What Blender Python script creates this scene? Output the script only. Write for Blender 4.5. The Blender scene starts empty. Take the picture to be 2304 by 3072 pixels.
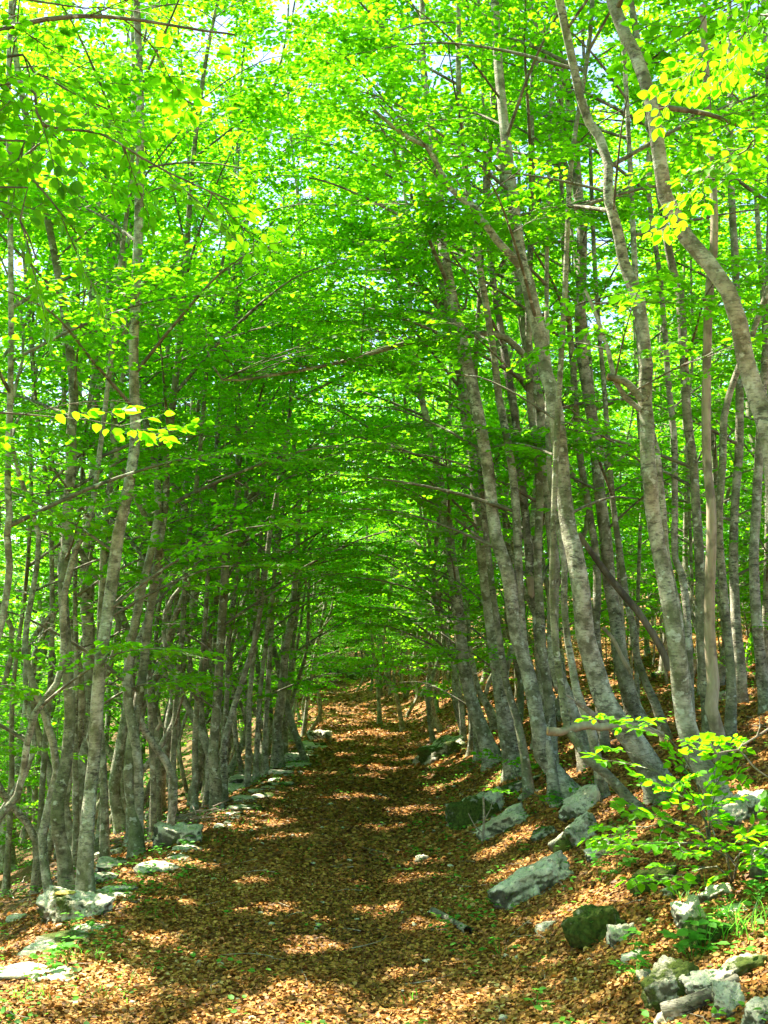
import bpy, bmesh, math, random
import numpy as np
from mathutils import Vector, Matrix, Euler, noise as mnoise

R = math.radians
rng = np.random.default_rng(7)
random.seed(7)
scene = bpy.context.scene
COL = scene.collection

# ------------------------------------------------------------------ camera, sky, sun, exposure
EYE = 1.6
PITCH = R(7.28)
FPX = 3241.0                                   # focal length in pixels of a 2304 x 3072 frame
cam_d = bpy.data.cameras.new('camera')
cam = bpy.data.objects.new('camera', cam_d)
COL.objects.link(cam)
cam.location = (0, 0, EYE)
cam.rotation_euler = (R(90) + PITCH, 0, 0)
cam_d.sensor_fit = 'VERTICAL'
cam_d.angle = 2 * math.atan(1536.0 / FPX)
cam_d.clip_start = 0.05
cam_d.clip_end = 1000
scene.camera = cam

SUN_DIR = Vector((-0.50, 0.36, 1.0)).normalized()      # towards the sun
SUN_EL = math.asin(SUN_DIR.z)
SUN_AZ = math.atan2(SUN_DIR.x, SUN_DIR.y)              # clockwise from +Y
world = bpy.data.worlds.new('World')
scene.world = world
world.use_nodes = True
wn = world.node_tree
wn.nodes.clear()
sky = wn.nodes.new('ShaderNodeTexSky')
sky.sky_type = 'NISHITA'
sky.sun_disc = False
sky.sun_elevation = SUN_EL
sky.sun_rotation = SUN_AZ
bg = wn.nodes.new('ShaderNodeBackground')
bg.inputs['Strength'].default_value = 0.085
wo = wn.nodes.new('ShaderNodeOutputWorld')
wn.links.new(sky.outputs[0], bg.inputs[0])
wn.links.new(bg.outputs[0], wo.inputs[0])

sun_d = bpy.data.lights.new('sun', 'SUN')
sun_d.energy = 5.0
sun_d.angle = R(0.53)
sun_d.color = (1.0, 0.93, 0.80)
sun = bpy.data.objects.new('sun', sun_d)
COL.objects.link(sun)
sun.rotation_euler = (-SUN_DIR).to_track_quat('-Z', 'Y').to_euler()

scene.view_settings.view_transform = 'Standard'
scene.view_settings.look = 'None'
scene.view_settings.gamma = 1.0
scene.view_settings.exposure = 2.52

scene.render.engine = 'CYCLES'
cy = scene.cycles
cy.max_bounces = 9
cy.diffuse_bounces = 6
cy.glossy_bounces = 2
cy.transmission_bounces = 6
cy.sample_clamp_indirect = 6
cy.use_denoising = True
cy.caustics_reflective = False
cy.caustics_refractive = False

# ------------------------------------------------------------------ terrain
PY = np.array([-20, 3, 8, 12, 17, 22, 27, 33, 40, 48, 60, 90])
PC = np.array([-.65, -.64, -.68, -.58, -.40, -.28, -.35, -.85, -2.2, -4.6, -9, -22])
PH = np.array([1.40, 1.40, 1.40, 1.27, 1.10, 1.02, 1.0, 1.0, 1.0, 1.0, 1.0, 1.0])

def path_c(y): return np.interp(y, PY, PC)
def path_h(y): return np.interp(y, PY, PH)

def softpos(t, k):                              # smooth max(t,0)
    return 0.5 * (t + np.sqrt(t * t + k * k)) - 0.5 * k

def bumps(x, y):
    return (0.030 * np.sin(1.3 * x + 0.7 * y) * np.sin(0.9 * y - 0.6 * x + 1.0)
            + 0.020 * np.sin(2.9 * x - 1.7 * y + 2.0) + 0.014 * np.sin(4.3 * y + 2.2 * x)
            + 0.010 * np.sin(7.1 * x + 5.3 * y + .5) + 0.008 * np.sin(9.7 * y - 8.1 * x))

def H(x, y):
    x = np.asarray(x, float); y = np.asarray(y, float)
    c = path_c(y); hw = path_h(y)
    z = 0.00055 * np.clip(y - 12, 0, None) ** 2
    z = np.where(y > 60, 0.00055 * 48 ** 2 + (y - 60) * 0.055, z)
    tr = x - (c + hw)
    tl = (c - hw) - x
    up = 0.52 * softpos(tr, .35) - 0.43 * softpos(tr - 2.5, .5)
    dn = -0.05 * softpos(tl, .1) - 0.32 * softpos(tl - .35, .25) - .06 * softpos(tl - 6, 1.0) + .30 * softpos(tl - 45, 3.0)
    away = np.clip(softpos(tr, .3) + softpos(tl, .3), 0, 2.0)
    rut = -0.025 * np.exp(-((x - c + .75) / .22) ** 2) - 0.025 * np.exp(-((x - c - .6) / .22) ** 2)
    return z + up + dn + bumps(x, y) * (0.30 + 0.9 * away) + rut

def h1(x, y): return float(H(x, y))

CP, SP = math.cos(PITCH), math.sin(PITCH)
def ray(u, v):
    dx = (u - 1152) / FPX; dy = -(v - 1536) / FPX
    return np.array([dx, CP - dy * SP, SP + dy * CP])

def at_plane(u, v, Y):                           # the point Y metres ahead of the camera seen at pixel (u, v)
    d = ray(u, v)
    return np.array([0, 0, EYE]) + d * (Y / d[1])

def at_ground(u, v, far=70):                    # where the line of sight meets the terrain
    d = ray(u, v); t = 1.5; o = np.array([0, 0, EYE])
    while t < far:
        p = o + d * t
        if p[2] < h1(p[0], p[1]):
            lo, hi = t - .1, t
            for _ in range(14):
                m = .5 * (lo + hi); q = o + d * m
                if q[2] < h1(q[0], q[1]): hi = m
                else: lo = m
            return o + d * hi
        t += .1
    p = o + d * far
    p[2] = h1(p[0], p[1])
    return p

# ------------------------------------------------------------------ materials
def mat(name):
    m = bpy.data.materials.new(name); m.use_nodes = True
    nt = m.node_tree; nt.nodes.clear()
    return m, nt

def N(nt, t, **kw):
    n = nt.nodes.new(t)
    for k, v in kw.items():
        if k in ('operation', 'blend_type', 'data_type', 'feature', 'attribute_name', 'noise_dimensions', 'distance', 'vector_type'):
            setattr(n, k, v)
        else:
            n.inputs[k].default_value = v
    return n

def ramp(nt, fac, stops):
    r = nt.nodes.new('ShaderNodeValToRGB')
    e = r.color_ramp.elements
    e[0].position, e[0].color = stops[0][0], (*stops[0][1], 1)
    e[1].position, e[1].color = stops[-1][0], (*stops[-1][1], 1)
    for p, c in stops[1:-1]:
        x = e.new(p); x.color = (*c, 1)
    nt.links.new(fac, r.inputs[0])
    return r.outputs[0]

def g(a): return (a, a, a)

def noise_fac(nt, vec, scale, detail=4, rough=.55):
    n = N(nt, 'ShaderNodeTexNoise', Scale=scale, Detail=detail, Roughness=rough)
    nt.links.new(vec, n.inputs['Vector'])
    return n.outputs[0]

def mixc(nt, fac, a, b, bt='MIX'):
    m = nt.nodes.new('ShaderNodeMix'); m.data_type = 'RGBA'; m.blend_type = bt
    for s, v in ((0, fac), (6, a), (7, b)):
        if isinstance(v, (int, float)): m.inputs[s].default_value = v
        elif isinstance(v, tuple): m.inputs[s].default_value = (*v, 1)
        else: nt.links.new(v, m.inputs[s])
    return m.outputs[2]

def math_n(nt, op, a, b=None):
    m = nt.nodes.new('ShaderNodeMath'); m.operation = op
    for i, v in enumerate((a, b)):
        if v is None: continue
        if isinstance(v, (int, float)): m.inputs[i].default_value = v
        else: nt.links.new(v, m.inputs[i])
    return m.outputs[0]

def coords(nt, scale=(1, 1, 1), rnd=True):
    tc = nt.nodes.new('ShaderNodeTexCoord')
    mp = nt.nodes.new('ShaderNodeMapping')
    mp.inputs['Scale'].default_value = scale
    src = tc.outputs['Object']
    if rnd:
        oi = nt.nodes.new('ShaderNodeObjectInfo')
        ad = nt.nodes.new('ShaderNodeVectorMath'); ad.operation = 'SCALE'
        cm = nt.nodes.new('ShaderNodeCombineXYZ')
        nt.links.new(oi.outputs['Random'], cm.inputs[0]); nt.links.new(oi.outputs['Random'], cm.inputs[1])
        nt.links.new(cm.outputs[0], ad.inputs[0]); ad.inputs['Scale'].default_value = 37.0
        a2 = nt.nodes.new('ShaderNodeVectorMath'); a2.operation = 'ADD'
        nt.links.new(src, a2.inputs[0]); nt.links.new(ad.outputs[0], a2.inputs[1])
        src = a2.outputs[0]
    nt.links.new(src, mp.inputs['Vector'])
    return mp.outputs[0]

def finish(m, nt, col, rough=.8, bump=None, bstr=.5, bdist=.01, spec=.25):
    p = nt.nodes.new('ShaderNodeBsdfPrincipled')
    p.inputs['Roughness'].default_value = rough
    p.inputs['Specular IOR Level'].default_value = spec
    if isinstance(col, tuple): p.inputs['Base Color'].default_value = (*col, 1)
    else: nt.links.new(col, p.inputs['Base Color'])
    if bump is not None:
        b = nt.nodes.new('ShaderNodeBump')
        b.inputs['Strength'].default_value = bstr; b.inputs['Distance'].default_value = bdist
        nt.links.new(bump, b.inputs['Height']); nt.links.new(b.outputs[0], p.inputs['Normal'])
    o = nt.nodes.new('ShaderNodeOutputMaterial')
    nt.links.new(p.outputs[0], o.inputs[0])
    return m

def leaf_mat(name, dcol, tcol, var=.35, tw=.5):
    m, nt = mat(name)
    at = N(nt, 'ShaderNodeAttribute', attribute_name='rnd')
    oi = nt.nodes.new('ShaderNodeObjectInfo')
    f = math_n(nt, 'FRACT', math_n(nt, 'ADD', at.outputs['Fac'], math_n(nt, 'MULTIPLY', oi.outputs['Random'], .37)))
    d0 = tuple(c * (1 - var) for c in dcol); d1 = (dcol[0] * (1 + 1.3 * var), dcol[1] * (1 + var), dcol[2])
    t0 = tuple(c * (1 - var * .8) for c in tcol); t1 = (tcol[0] * (1 + .7 * var), tcol[1] * (1 + .6 * var), tcol[2])
    dc = ramp(nt, f, [(0, d0), (.5, dcol), (1, d1)])
    tc = ramp(nt, f, [(0, t0), (.5, tcol), (1, t1)])
    di = nt.nodes.new('ShaderNodeBsdfPrincipled')
    di.inputs['Roughness'].default_value = .5; di.inputs['Specular IOR Level'].default_value = .2
    nt.links.new(dc, di.inputs['Base Color'])
    tr = nt.nodes.new('ShaderNodeBsdfTranslucent'); nt.links.new(tc, tr.inputs[0])
    mx = nt.nodes.new('ShaderNodeMixShader'); mx.inputs[0].default_value = tw
    nt.links.new(di.outputs[0], mx.inputs[1]); nt.links.new(tr.outputs[0], mx.inputs[2])
    o = nt.nodes.new('ShaderNodeOutputMaterial'); nt.links.new(mx.outputs[0], o.inputs[0])
    return m

M = {}
M['leaf'] = leaf_mat('beech leaf', (.072, .23, .006), (.285, .79, .007), var=.27, tw=.55)
M['herb'] = leaf_mat('herb leaf', (.07, .25, .03), (.20, .62, .05), tw=.5)

def make_litter():
    m, nt = mat('dead leaf')
    at = N(nt, 'ShaderNodeAttribute', attribute_name='rnd')
    c = ramp(nt, at.outputs['Fac'], [(0, (.050, .026, .007)), (.3, (.18, .080, .016)), (.6, (.37, .165, .030)), (.85, (.53, .275, .062)), (1, (.68, .48, .22))])
    di = nt.nodes.new('ShaderNodeBsdfPrincipled'); di.inputs['Roughness'].default_value = .6
    di.inputs['Specular IOR Level'].default_value = .25
    nt.links.new(c, di.inputs['Base Color'])
    tr = nt.nodes.new('ShaderNodeBsdfTranslucent'); nt.links.new(c, tr.inputs[0])
    mx = nt.nodes.new('ShaderNodeMixShader'); mx.inputs[0].default_value = .12
    nt.links.new(di.outputs[0], mx.inputs[1]); nt.links.new(tr.outputs[0], mx.inputs[2])
    o = nt.nodes.new('ShaderNodeOutputMaterial'); nt.links.new(mx.outputs[0], o.inputs[0])
    return m
M['litter'] = make_litter()

def make_ground(name, dark):
    m, nt = mat(name)
    v = coords(nt, rnd=False)
    vo = N(nt, 'ShaderNodeTexVoronoi', Scale=17.0, Randomness=1.0)
    wv = nt.nodes.new('ShaderNodeVectorMath'); wv.operation = 'ADD'
    nn = N(nt, 'ShaderNodeTexNoise', Scale=9.0, Detail=3.0); nt.links.new(v, nn.inputs['Vector'])
    sc = nt.nodes.new('ShaderNodeVectorMath'); sc.operation = 'SCALE'; sc.inputs['Scale'].default_value = .12
    nt.links.new(nn.outputs['Color'], sc.inputs[0])
    nt.links.new(v, wv.inputs[0]); nt.links.new(sc.outputs[0], wv.inputs[1])
    nt.links.new(wv.outputs[0], vo.inputs['Vector'])
    sep = nt.nodes.new('ShaderNodeSeparateColor'); nt.links.new(vo.outputs['Color'], sep.inputs[0])
    c = ramp(nt, sep.outputs[0], [(0, (.10, .040, .014)), (.35, (.22, .095, .028)), (.7, (.36, .17, .05)), (1, (.50, .28, .10))])
    soil = ramp(nt, noise_fac(nt, v, 30), [(.3, (.05, .03, .015)), (.7, (.12, .07, .035))])
    f = ramp(nt, noise_fac(nt, v, 1.7, 5), [(.48 - dark, g(0)), (.70 - dark, g(1))])
    c = mixc(nt, math_n(nt, 'MULTIPLY', f, .55), c, soil)
    gr = ramp(nt, noise_fac(nt, v, .8, 6, .7), [(.56, g(0)), (.68, g(1))])
    c = mixc(nt, math_n(nt, 'MULTIPLY', gr, .40), c, (.07, .11, .02))
    if not dark: return finish(m, nt, c, .85, vo.outputs['Distance'], .7, .02, .15)
    tc = nt.nodes.new('ShaderNodeTexCoord'); sx = nt.nodes.new('ShaderNodeSeparateXYZ'); nt.links.new(tc.outputs['Object'], sx.inputs[0])
    mr = nt.nodes.new('ShaderNodeMapRange'); nt.links.new(math_n(nt, 'ADD', sx.outputs[0], math_n(nt, 'MULTIPLY', noise_fac(nt, v, 1.2, 4), 1.6)), mr.inputs[0])
    mr.inputs[1].default_value = -2.6; mr.inputs[2].default_value = -1.6; mr.inputs[3].default_value = 1.0; mr.inputs[4].default_value = 0.0
    hc = ramp(nt, noise_fac(nt, v, 5, 5, .65), [(.38, (.07, .038, .018)), (.52, (.14, .075, .03)), (.60, (.05, .075, .015)), (.75, (.07, .12, .02))])
    c = mixc(nt, math_n(nt, 'MULTIPLY', mr.outputs[0], .85), c, hc)
    return finish(m, nt, c, .85, vo.outputs['Distance'], .7, .02, .15)
M['ground'] = make_ground('leaf covered soil', .03)
M['path'] = make_ground('trodden leaf litter', 0.0)

def make_bark(name, base, light, dark_amt=1.0, algae=.5, seed=0.0):
    m, nt = mat(name)
    v = coords(nt)
    vh = coords(nt, (17, 17, 38))
    vh2 = coords(nt, (24, 24, 90))
    c = mixc(nt, ramp(nt, noise_fac(nt, v, 8, 6, .68), [(.40, g(0)), (.60, g(1))]), base, light)
    al = ramp(nt, noise_fac(nt, v, 1.9, 5, .65), [(.40, g(0)), (.64, g(1))])
    c = mixc(nt, math_n(nt, 'MULTIPLY', al, algae), c, (.10, .13, .035))
    lic = ramp(nt, noise_fac(nt, v, 13, 3, .5), [(.60, g(0)), (.65, g(1))])
    c = mixc(nt, math_n(nt, 'MULTIPLY', lic, .75), c, (.56, .57, .46))
    m1 = ramp(nt, noise_fac(nt, vh, 1.0, 4, .65), [(.53, g(0)), (.60, g(1))])
    zone = ramp(nt, noise_fac(nt, v, 2.6, 3, .5), [(.38, g(.15)), (.62, g(1))])
    m1 = math_n(nt, 'MULTIPLY', m1, zone)
    c = mixc(nt, math_n(nt, 'MULTIPLY', m1, .85 * dark_amt), c, (.055, .05, .035))
    m2 = ramp(nt, noise_fac(nt, vh2, 1.0, 3, .6), [(.55, g(0)), (.65, g(1))])
    c = mixc(nt, math_n(nt, 'MULTIPLY', m2, .6 * dark_amt), c, (.09, .08, .055))
    hgt = math_n(nt, 'SUBTRACT', noise_fac(nt, vh2, 1.0, 4, .6), math_n(nt, 'MULTIPLY', m1, .8))
    return finish(m, nt, c, .82, hgt, .6, .012, .2)
M['bark'] = make_bark('beech bark', (.17, .155, .10), (.53, .495, .38), algae=.5)
M['bark_green_shade'] = make_bark('algae stained and shaded beech bark', (.13, .12, .075), (.39, .365, .25), algae=.7)  # greener and darker bark; its colour also carries the shade of shaded stems
M['bark_dark'] = make_bark('dark cracked bark', (.09, .08, .06), (.30, .27, .20), 1.3, .35)
M['twig'] = make_bark('twig bark', (.105, .095, .065), (.25, .225, .16), .8, .3)
M['deadtwig'] = make_bark('dry bleached twig', (.24, .18, .13), (.45, .37, .29), .5, .1)

def make_bare(name, a, b):
    m, nt = mat(name)
    v = coords(nt, (30, 30, 4))
    v2 = coords(nt)
    c = ramp(nt, noise_fac(nt, v, 1.0, 5, .6), [(.3, a), (.7, b)])
    st = ramp(nt, noise_fac(nt, v2, 4, 4, .6), [(.48, g(0)), (.60, g(1))])
    c = mixc(nt, math_n(nt, 'MULTIPLY', st, .75), c, tuple(x * .42 for x in a))
    return finish(m, nt, c, .7, noise_fac(nt, v, 1.0, 5, .6), .6, .01, .2)
M['bare'] = make_bare('barkless dead wood', (.27, .21, .13), (.42, .35, .24))
M['rotten'] = make_bare('rotten brown wood', (.09, .07, .045), (.21, .17, .115))
M['cut'] = make_bare('cut wood', (.50, .30, .12), (.62, .42, .20))

def make_rock(name, moss_lo, moss_hi):
    m, nt = mat(name)
    v = coords(nt)
    c = ramp(nt, noise_fac(nt, v, 5, 7, .62), [(.30, (.32, .29, .19)), (.48, (.58, .53, .39)), (.68, (.78, .72, .56))])
    sp = ramp(nt, noise_fac(nt, v, 24, 5, .7), [(.54, g(0)), (.62, g(1))])
    c = mixc(nt, math_n(nt, 'MULTIPLY', sp, .62), c, (.075, .08, .055))
    cr = N(nt, 'ShaderNodeTexVoronoi', Scale=5.0, feature='DISTANCE_TO_EDGE')
    wn_ = N(nt, 'ShaderNodeTexNoise', Scale=6.0, Detail=5.0); nt.links.new(v, wn_.inputs['Vector'])
    nt.links.new(wn_.outputs['Color'], cr.inputs['Vector'])
    crk = ramp(nt, cr.outputs['Distance'], [(0, g(1)), (.035, g(0))])
    c = mixc(nt, math_n(nt, 'MULTIPLY', crk, .45), c, (.10, .10, .07))
    big = ramp(nt, noise_fac(nt, v, 3.2, 6, .62), [(moss_lo, g(0)), (moss_hi, g(1))])
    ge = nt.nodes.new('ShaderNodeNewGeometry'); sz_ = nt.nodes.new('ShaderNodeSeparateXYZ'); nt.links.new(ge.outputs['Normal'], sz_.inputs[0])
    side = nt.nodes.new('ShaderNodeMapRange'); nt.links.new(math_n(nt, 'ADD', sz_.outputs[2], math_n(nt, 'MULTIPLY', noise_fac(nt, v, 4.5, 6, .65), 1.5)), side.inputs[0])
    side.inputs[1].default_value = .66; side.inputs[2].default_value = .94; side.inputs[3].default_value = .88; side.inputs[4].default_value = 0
    side_tone = ramp(nt, noise_fac(nt, v, 9, 5, .65), [(.35, (.030, .040, .010)), (.55, (.075, .075, .045)), (.72, (.20, .20, .15))])
    c = mixc(nt, side.outputs[0], c, side_tone)
    mossc = ramp(nt, noise_fac(nt, v, 40, 3), [(.3, (.028, .045, .008)), (.7, (.10, .13, .022))])
    c = mixc(nt, big, c, mossc)
    hg = math_n(nt, 'ADD', noise_fac(nt, v, 18, 8, .7), math_n(nt, 'MULTIPLY', big, .5))
    return finish(m, nt, c, .88, hg, .9, .03, .15)
M['rock'] = make_rock('pale limestone', .60, .66)
M['rock_moss'] = make_rock('mossy limestone', .44, .52)
M['moss'] = make_rock('moss', .10, .16)

def make_yellow():
    m, nt = mat('yellow lichen crust')
    v = coords(nt)
    c = ramp(nt, noise_fac(nt, v, 30, 5), [(.3, (.40, .26, .04)), (.7, (.72, .55, .13))])
    return finish(m, nt, c, .8, noise_fac(nt, v, 60, 5), .8, .01)
M['yellow'] = make_yellow()

# ------------------------------------------------------------------ mesh helpers
def build(name, V, F, material, parent=None, loc=(0, 0, 0), rnd=None, smooth=True):
    V = np.ascontiguousarray(V, np.float32); F = np.ascontiguousarray(F, np.int32)
    me = bpy.data.meshes.new(name)
    me.vertices.add(len(V)); me.vertices.foreach_set('co', V.ravel())
    k = F.shape[1]
    me.loops.add(F.size); me.loops.foreach_set('vertex_index', F.ravel())
    me.polygons.add(len(F))
    me.polygons.foreach_set('loop_start', np.arange(0, F.size, k, dtype=np.int32))
    me.polygons.foreach_set('use_smooth', np.full(len(F), smooth, dtype=bool))
    if rnd is not None:
        a = me.attributes.new('rnd', 'FLOAT', 'POINT'); a.data.foreach_set('value', np.ascontiguousarray(rnd, np.float32))
    me.materials.append(M[material] if isinstance(material, str) else material)
    me.update(calc_edges=True)
    o = bpy.data.objects.new(name, me); COL.objects.link(o)
    o.location = loc
    if parent is not None: o.parent = parent
    return o

def empty(name, loc, label, cat, group=None):
    o = bpy.data.objects.new(name, None); COL.objects.link(o); o.location = loc
    o.empty_display_size = .3
    tag(o, label, cat, group)
    return o

def tag(o, label=None, cat=None, group=None, kind=None):
    if label: o['label'] = label
    if cat: o['category'] = cat
    if group: o['group'] = group
    if kind: o['kind'] = kind
    return o

def resample(P, step):
    """Catmull-Rom through P, about one point per step metres."""
    P = np.asarray(P, float)
    if len(P) == 2: P = np.array([P[0], P.mean(0), P[1]])
    Q = np.vstack([2 * P[0] - P[1], P, 2 * P[-1] - P[-2]])
    out = []; tt = []
    for i in range(1, len(Q) - 2):
        n = max(1, int(np.linalg.norm(Q[i + 1] - Q[i]) / step))
        for k in range(n):
            t = k / n
            out.append(.5 * (2 * Q[i] + (Q[i + 1] - Q[i - 1]) * t + (2 * Q[i - 1] - 5 * Q[i] + 4 * Q[i + 1] - Q[i + 2]) * t * t
                             + (3 * Q[i] - Q[i - 1] - 3 * Q[i + 1] + Q[i + 2]) * t ** 3))
            tt.append(i - 1 + t)
    out.append(P[-1]); tt.append(len(P) - 1.0)
    return np.array(out), np.array(tt)

def tube(P, Rr, sides, lump=0.0, flare=0.0, ph=0.0, cap=False):
    P = np.asarray(P, float); n = len(P)
    T = np.gradient(P, axis=0); T /= np.linalg.norm(T, axis=1)[:, None] + 1e-9
    d = P[-1] - P[0]
    ref = np.array([1., 0, 0]) if abs(d[2]) > .6 * np.linalg.norm(d) else np.array([0, 0, 1.])
    A = np.cross(T, ref); A /= np.linalg.norm(A, axis=1)[:, None] + 1e-9
    B = np.cross(T, A)
    th = np.linspace(0, 2 * np.pi, sides, endpoint=False)[None, :]
    s = np.concatenate([[0], np.cumsum(np.linalg.norm(np.diff(P, axis=0), axis=1))])[:, None]
    rr = np.asarray(Rr, float)[:, None] * np.ones_like(th)
    if lump:
        rr = rr * (1 + lump * (np.sin(2 * th + 1.9 * s + ph) + .6 * np.sin(3 * th - 3.1 * s + 2 * ph) + .7 * np.sin(5.3 * s + ph) + .5 * np.sin(th + 11 * s + 3 * ph)))
    if flare:
        rr = rr * (1 + flare * np.exp(-s / .16) * (1 + .45 * np.sin(4 * th + ph)) + .35 * flare * np.exp(-s / .6))
    V = P[:, None, :] + rr[..., None] * (np.cos(th)[..., None] * A[:, None, :] + np.sin(th)[..., None] * B[:, None, :])
    V = V.reshape(-1, 3)
    i = np.arange(n - 1)[:, None] * sides; j = np.arange(sides)[None, :]; k = (j + 1) % sides
    F = np.stack([i + j, i + k, i + sides + k, i + sides + j], -1).reshape(-1, 4)
    return V, F

class Acc:
    def __init__(s): s.V = []; s.F = []; s.r = []; s.n = 0
    def add(s, V, F, r=None):
        s.V.append(V); s.F.append(F + s.n); s.n += len(V)
        if r is not None: s.r.append(r)
    def get(s): return np.concatenate(s.V), np.concatenate(s.F)
    def rnd(s): return np.concatenate(s.r) if s.r else None

# a leaf: six corners, two quads folded along the midrib; x along the leaf
LEAF = np.array([[0, 0, 0], [.26, .30, .05], [.66, .27, .04], [1.0, 0, -.07], [.66, -.27, .04], [.26, -.30, .05]])
LEAF_F = np.array([[0, 3, 2, 1], [0, 5, 4, 3]])
# a finer leaf for the branches close to the camera
_t = np.array([0, .1, .28, .5, .72, .9, 1.0]); _w = np.array([0, .17, .31, .345, .26, .12, 0])
FINE = np.array([[a, 0, -.02 - .10 * a * a] for a in _t] + [[a, w, .06 * w / .34 - .10 * a * a + .012 * (-1) ** i] for i, (a, w) in enumerate(zip(_t[1:-1], _w[1:-1]))]
                + [[a, -w, .06 * w / .34 - .10 * a * a - .012 * (-1) ** i] for i, (a, w) in enumerate(zip(_t[1:-1], _w[1:-1]))])
_f = [[0, 1, 7, 7], [0, 12, 1, 1]]
FINE_F = []
for i in range(1, 5):
    FINE_F += [[i, i + 1, 7 + i, 6 + i], [i, 11 + i, 12 + i, i + 1]]
FINE_F += [[0, 1, 7, 0], [0, 12, 1, 0], [5, 6, 11, 5], [5, 16, 6, 5]]
FINE_Q = np.array(FINE_F[:8]); FINE_T = np.array([[0, 1, 7], [0, 12, 1], [5, 6, 11], [5, 16, 6]])

def frame(x, up):
    """rows x, y, z of a right-handed frame with x along x and z near up (arrays)."""
    x = x / (np.linalg.norm(x, axis=-1, keepdims=True) + 1e-9)
    y = np.cross(up, x); y /= np.linalg.norm(y, axis=-1, keepdims=True) + 1e-9
    z = np.cross(x, y)
    return np.stack([x, y, z], -2)

def place_leaves(pos, dirv, up, size, fine=False):
    n = len(pos)
    T = FINE if fine else LEAF
    Fm = frame(dirv, up)
    V = pos[:, None, :] + np.einsum('kc,ncd->nkd', T, Fm) * size[:, None, None]
    off = (np.arange(n) * len(T))[:, None, None]
    if fine:                                         # triangles only (quads split)
        q = FINE_Q; tri = np.concatenate([q[:, [0, 1, 2]], q[:, [0, 2, 3]], FINE_T])
        F = (tri[None] + off).reshape(-1, 3)
    else:
        F = (LEAF_F[None] + off).reshape(-1, 4)
    r = np.repeat(rng.random(n), len(T))
    return V.reshape(-1, 3), F, r

def make_spray(leafsize, length=.62, fine=False, drop=0.0):
    """a flat spray: axis along +x, twiglets alternate, leaves alternate along them. -> leaf (V,F,r) and wood (V,F)"""
    pos, dr = [], []
    wood = Acc()
    def twiglet(p0, ang, L, r0, lead):
        n = max(3, int(L / (leafsize * .62)))
        a = ang; p = np.array(p0, float); pts = [p.copy()]
        for i in range(n):
            a += rng.normal(0, .10)
            p = p + np.array([math.cos(a), math.sin(a), rng.normal(-.06, .08) - drop]) * (L / n)
            pts.append(p.copy())
            if i >= lead:
                s = 1 if i % 2 else -1
                for sg in ((s,) if i < n - 1 else (s, 0)):
                    aa = a + sg * (.85 + rng.normal(0, .2))
                    pos.append(p.copy()); dr.append([math.cos(aa), math.sin(aa), rng.normal(-.18, .22)])
        V, F = tube(np.array(pts), np.linspace(r0, r0 * .35, len(pts)), 3)
        wood.add(V, F)
        return pts
    main = twiglet((0, 0, 0), 0, length, .0035, 1)
    k = len(main)
    side = 1
    for i in range(1, k - 1, 1):
        if rng.random() < .8:
            twiglet(main[i], side * (.75 + rng.normal(0, .15)), length * (.55 * (1 - .65 * i / k)) * rng.uniform(.7, 1.2), .0022, 0)
        side = -side
    pos = np.array(pos); dr = np.array(dr); n = len(pos)
    up = np.array([0, 0, 1.]) + rng.normal(0, .33, (n, 3))
    V, F, r = place_leaves(pos, dr, up, leafsize * rng.uniform(.7, 1.15, n), fine)
    return (V, F, r), wood.get()

CULL = [False]                                   # True while crowns are grown where they stand
SPR = [make_spray(.070) for _ in range(12)]
SPR_FAR = [make_spray(.095, .75) for _ in range(8)]
SPR_FINE = [make_spray(.056, .38, True, .03) for _ in range(8)]

def branch(wood, leaf, P, r0, sprays, spacing=.20, bare=.25, tip=.004, droop=0.0, scale=1.0):
    """a branch along P with flat sprays to both sides."""
    P, _ = resample(P, .12)
    L = np.concatenate([[0], np.cumsum(np.linalg.norm(np.diff(P, axis=0), axis=1))])
    if wood is not None:
        V, F = tube(P, np.linspace(r0, tip, len(P)), 5 if r0 > .012 else 4)
        wood.add(V, F)
    n = max(1, int((1 - bare) * L[-1] / spacing))
    side = 1
    for i in range(n + 1):
        s = L[-1] * (bare + (1 - bare) * (i + rng.uniform(-.3, .3)) / n if i < n else 1)
        s = min(max(s, 0), L[-1])
        p = np.array([np.interp(s, L, P[:, k]) for k in range(3)])
        q = np.array([np.interp(max(0, s - .15), L, P[:, k]) for k in range(3)])
        t = p - q if s > .15 else P[1] - P[0]
        t = t / (np.linalg.norm(t) + 1e-9)
        a = 0 if i == n else side * rng.uniform(.6, 1.15)
        side = -side
        ca, sa = math.cos(a), math.sin(a)
        d = np.array([t[0] * ca - t[1] * sa, t[0] * sa + t[1] * ca, t[2] * .5 - droop + rng.normal(0, .10)])
        up = np.array([0, 0, 1.]) + rng.normal(0, .16, 3)
        Fm = frame(d, up)
        (lv, lf, lr), (wv, wf) = sprays[rng.integers(len(sprays))]
        sc = scale * rng.uniform(.8, 1.15)
        if CULL[0] and in_gap((p + Fm[0] * .3)[None])[0]: continue
        if rng.random() < .5: Fm = Fm * np.array([[1], [-1], [1]])
        leaf.add(p + (lv @ Fm) * sc, lf, (lr * .75 + rng.random() * .25))
        if wood is not None: wood.add(p + (wv @ Fm) * sc, wf)

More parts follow.
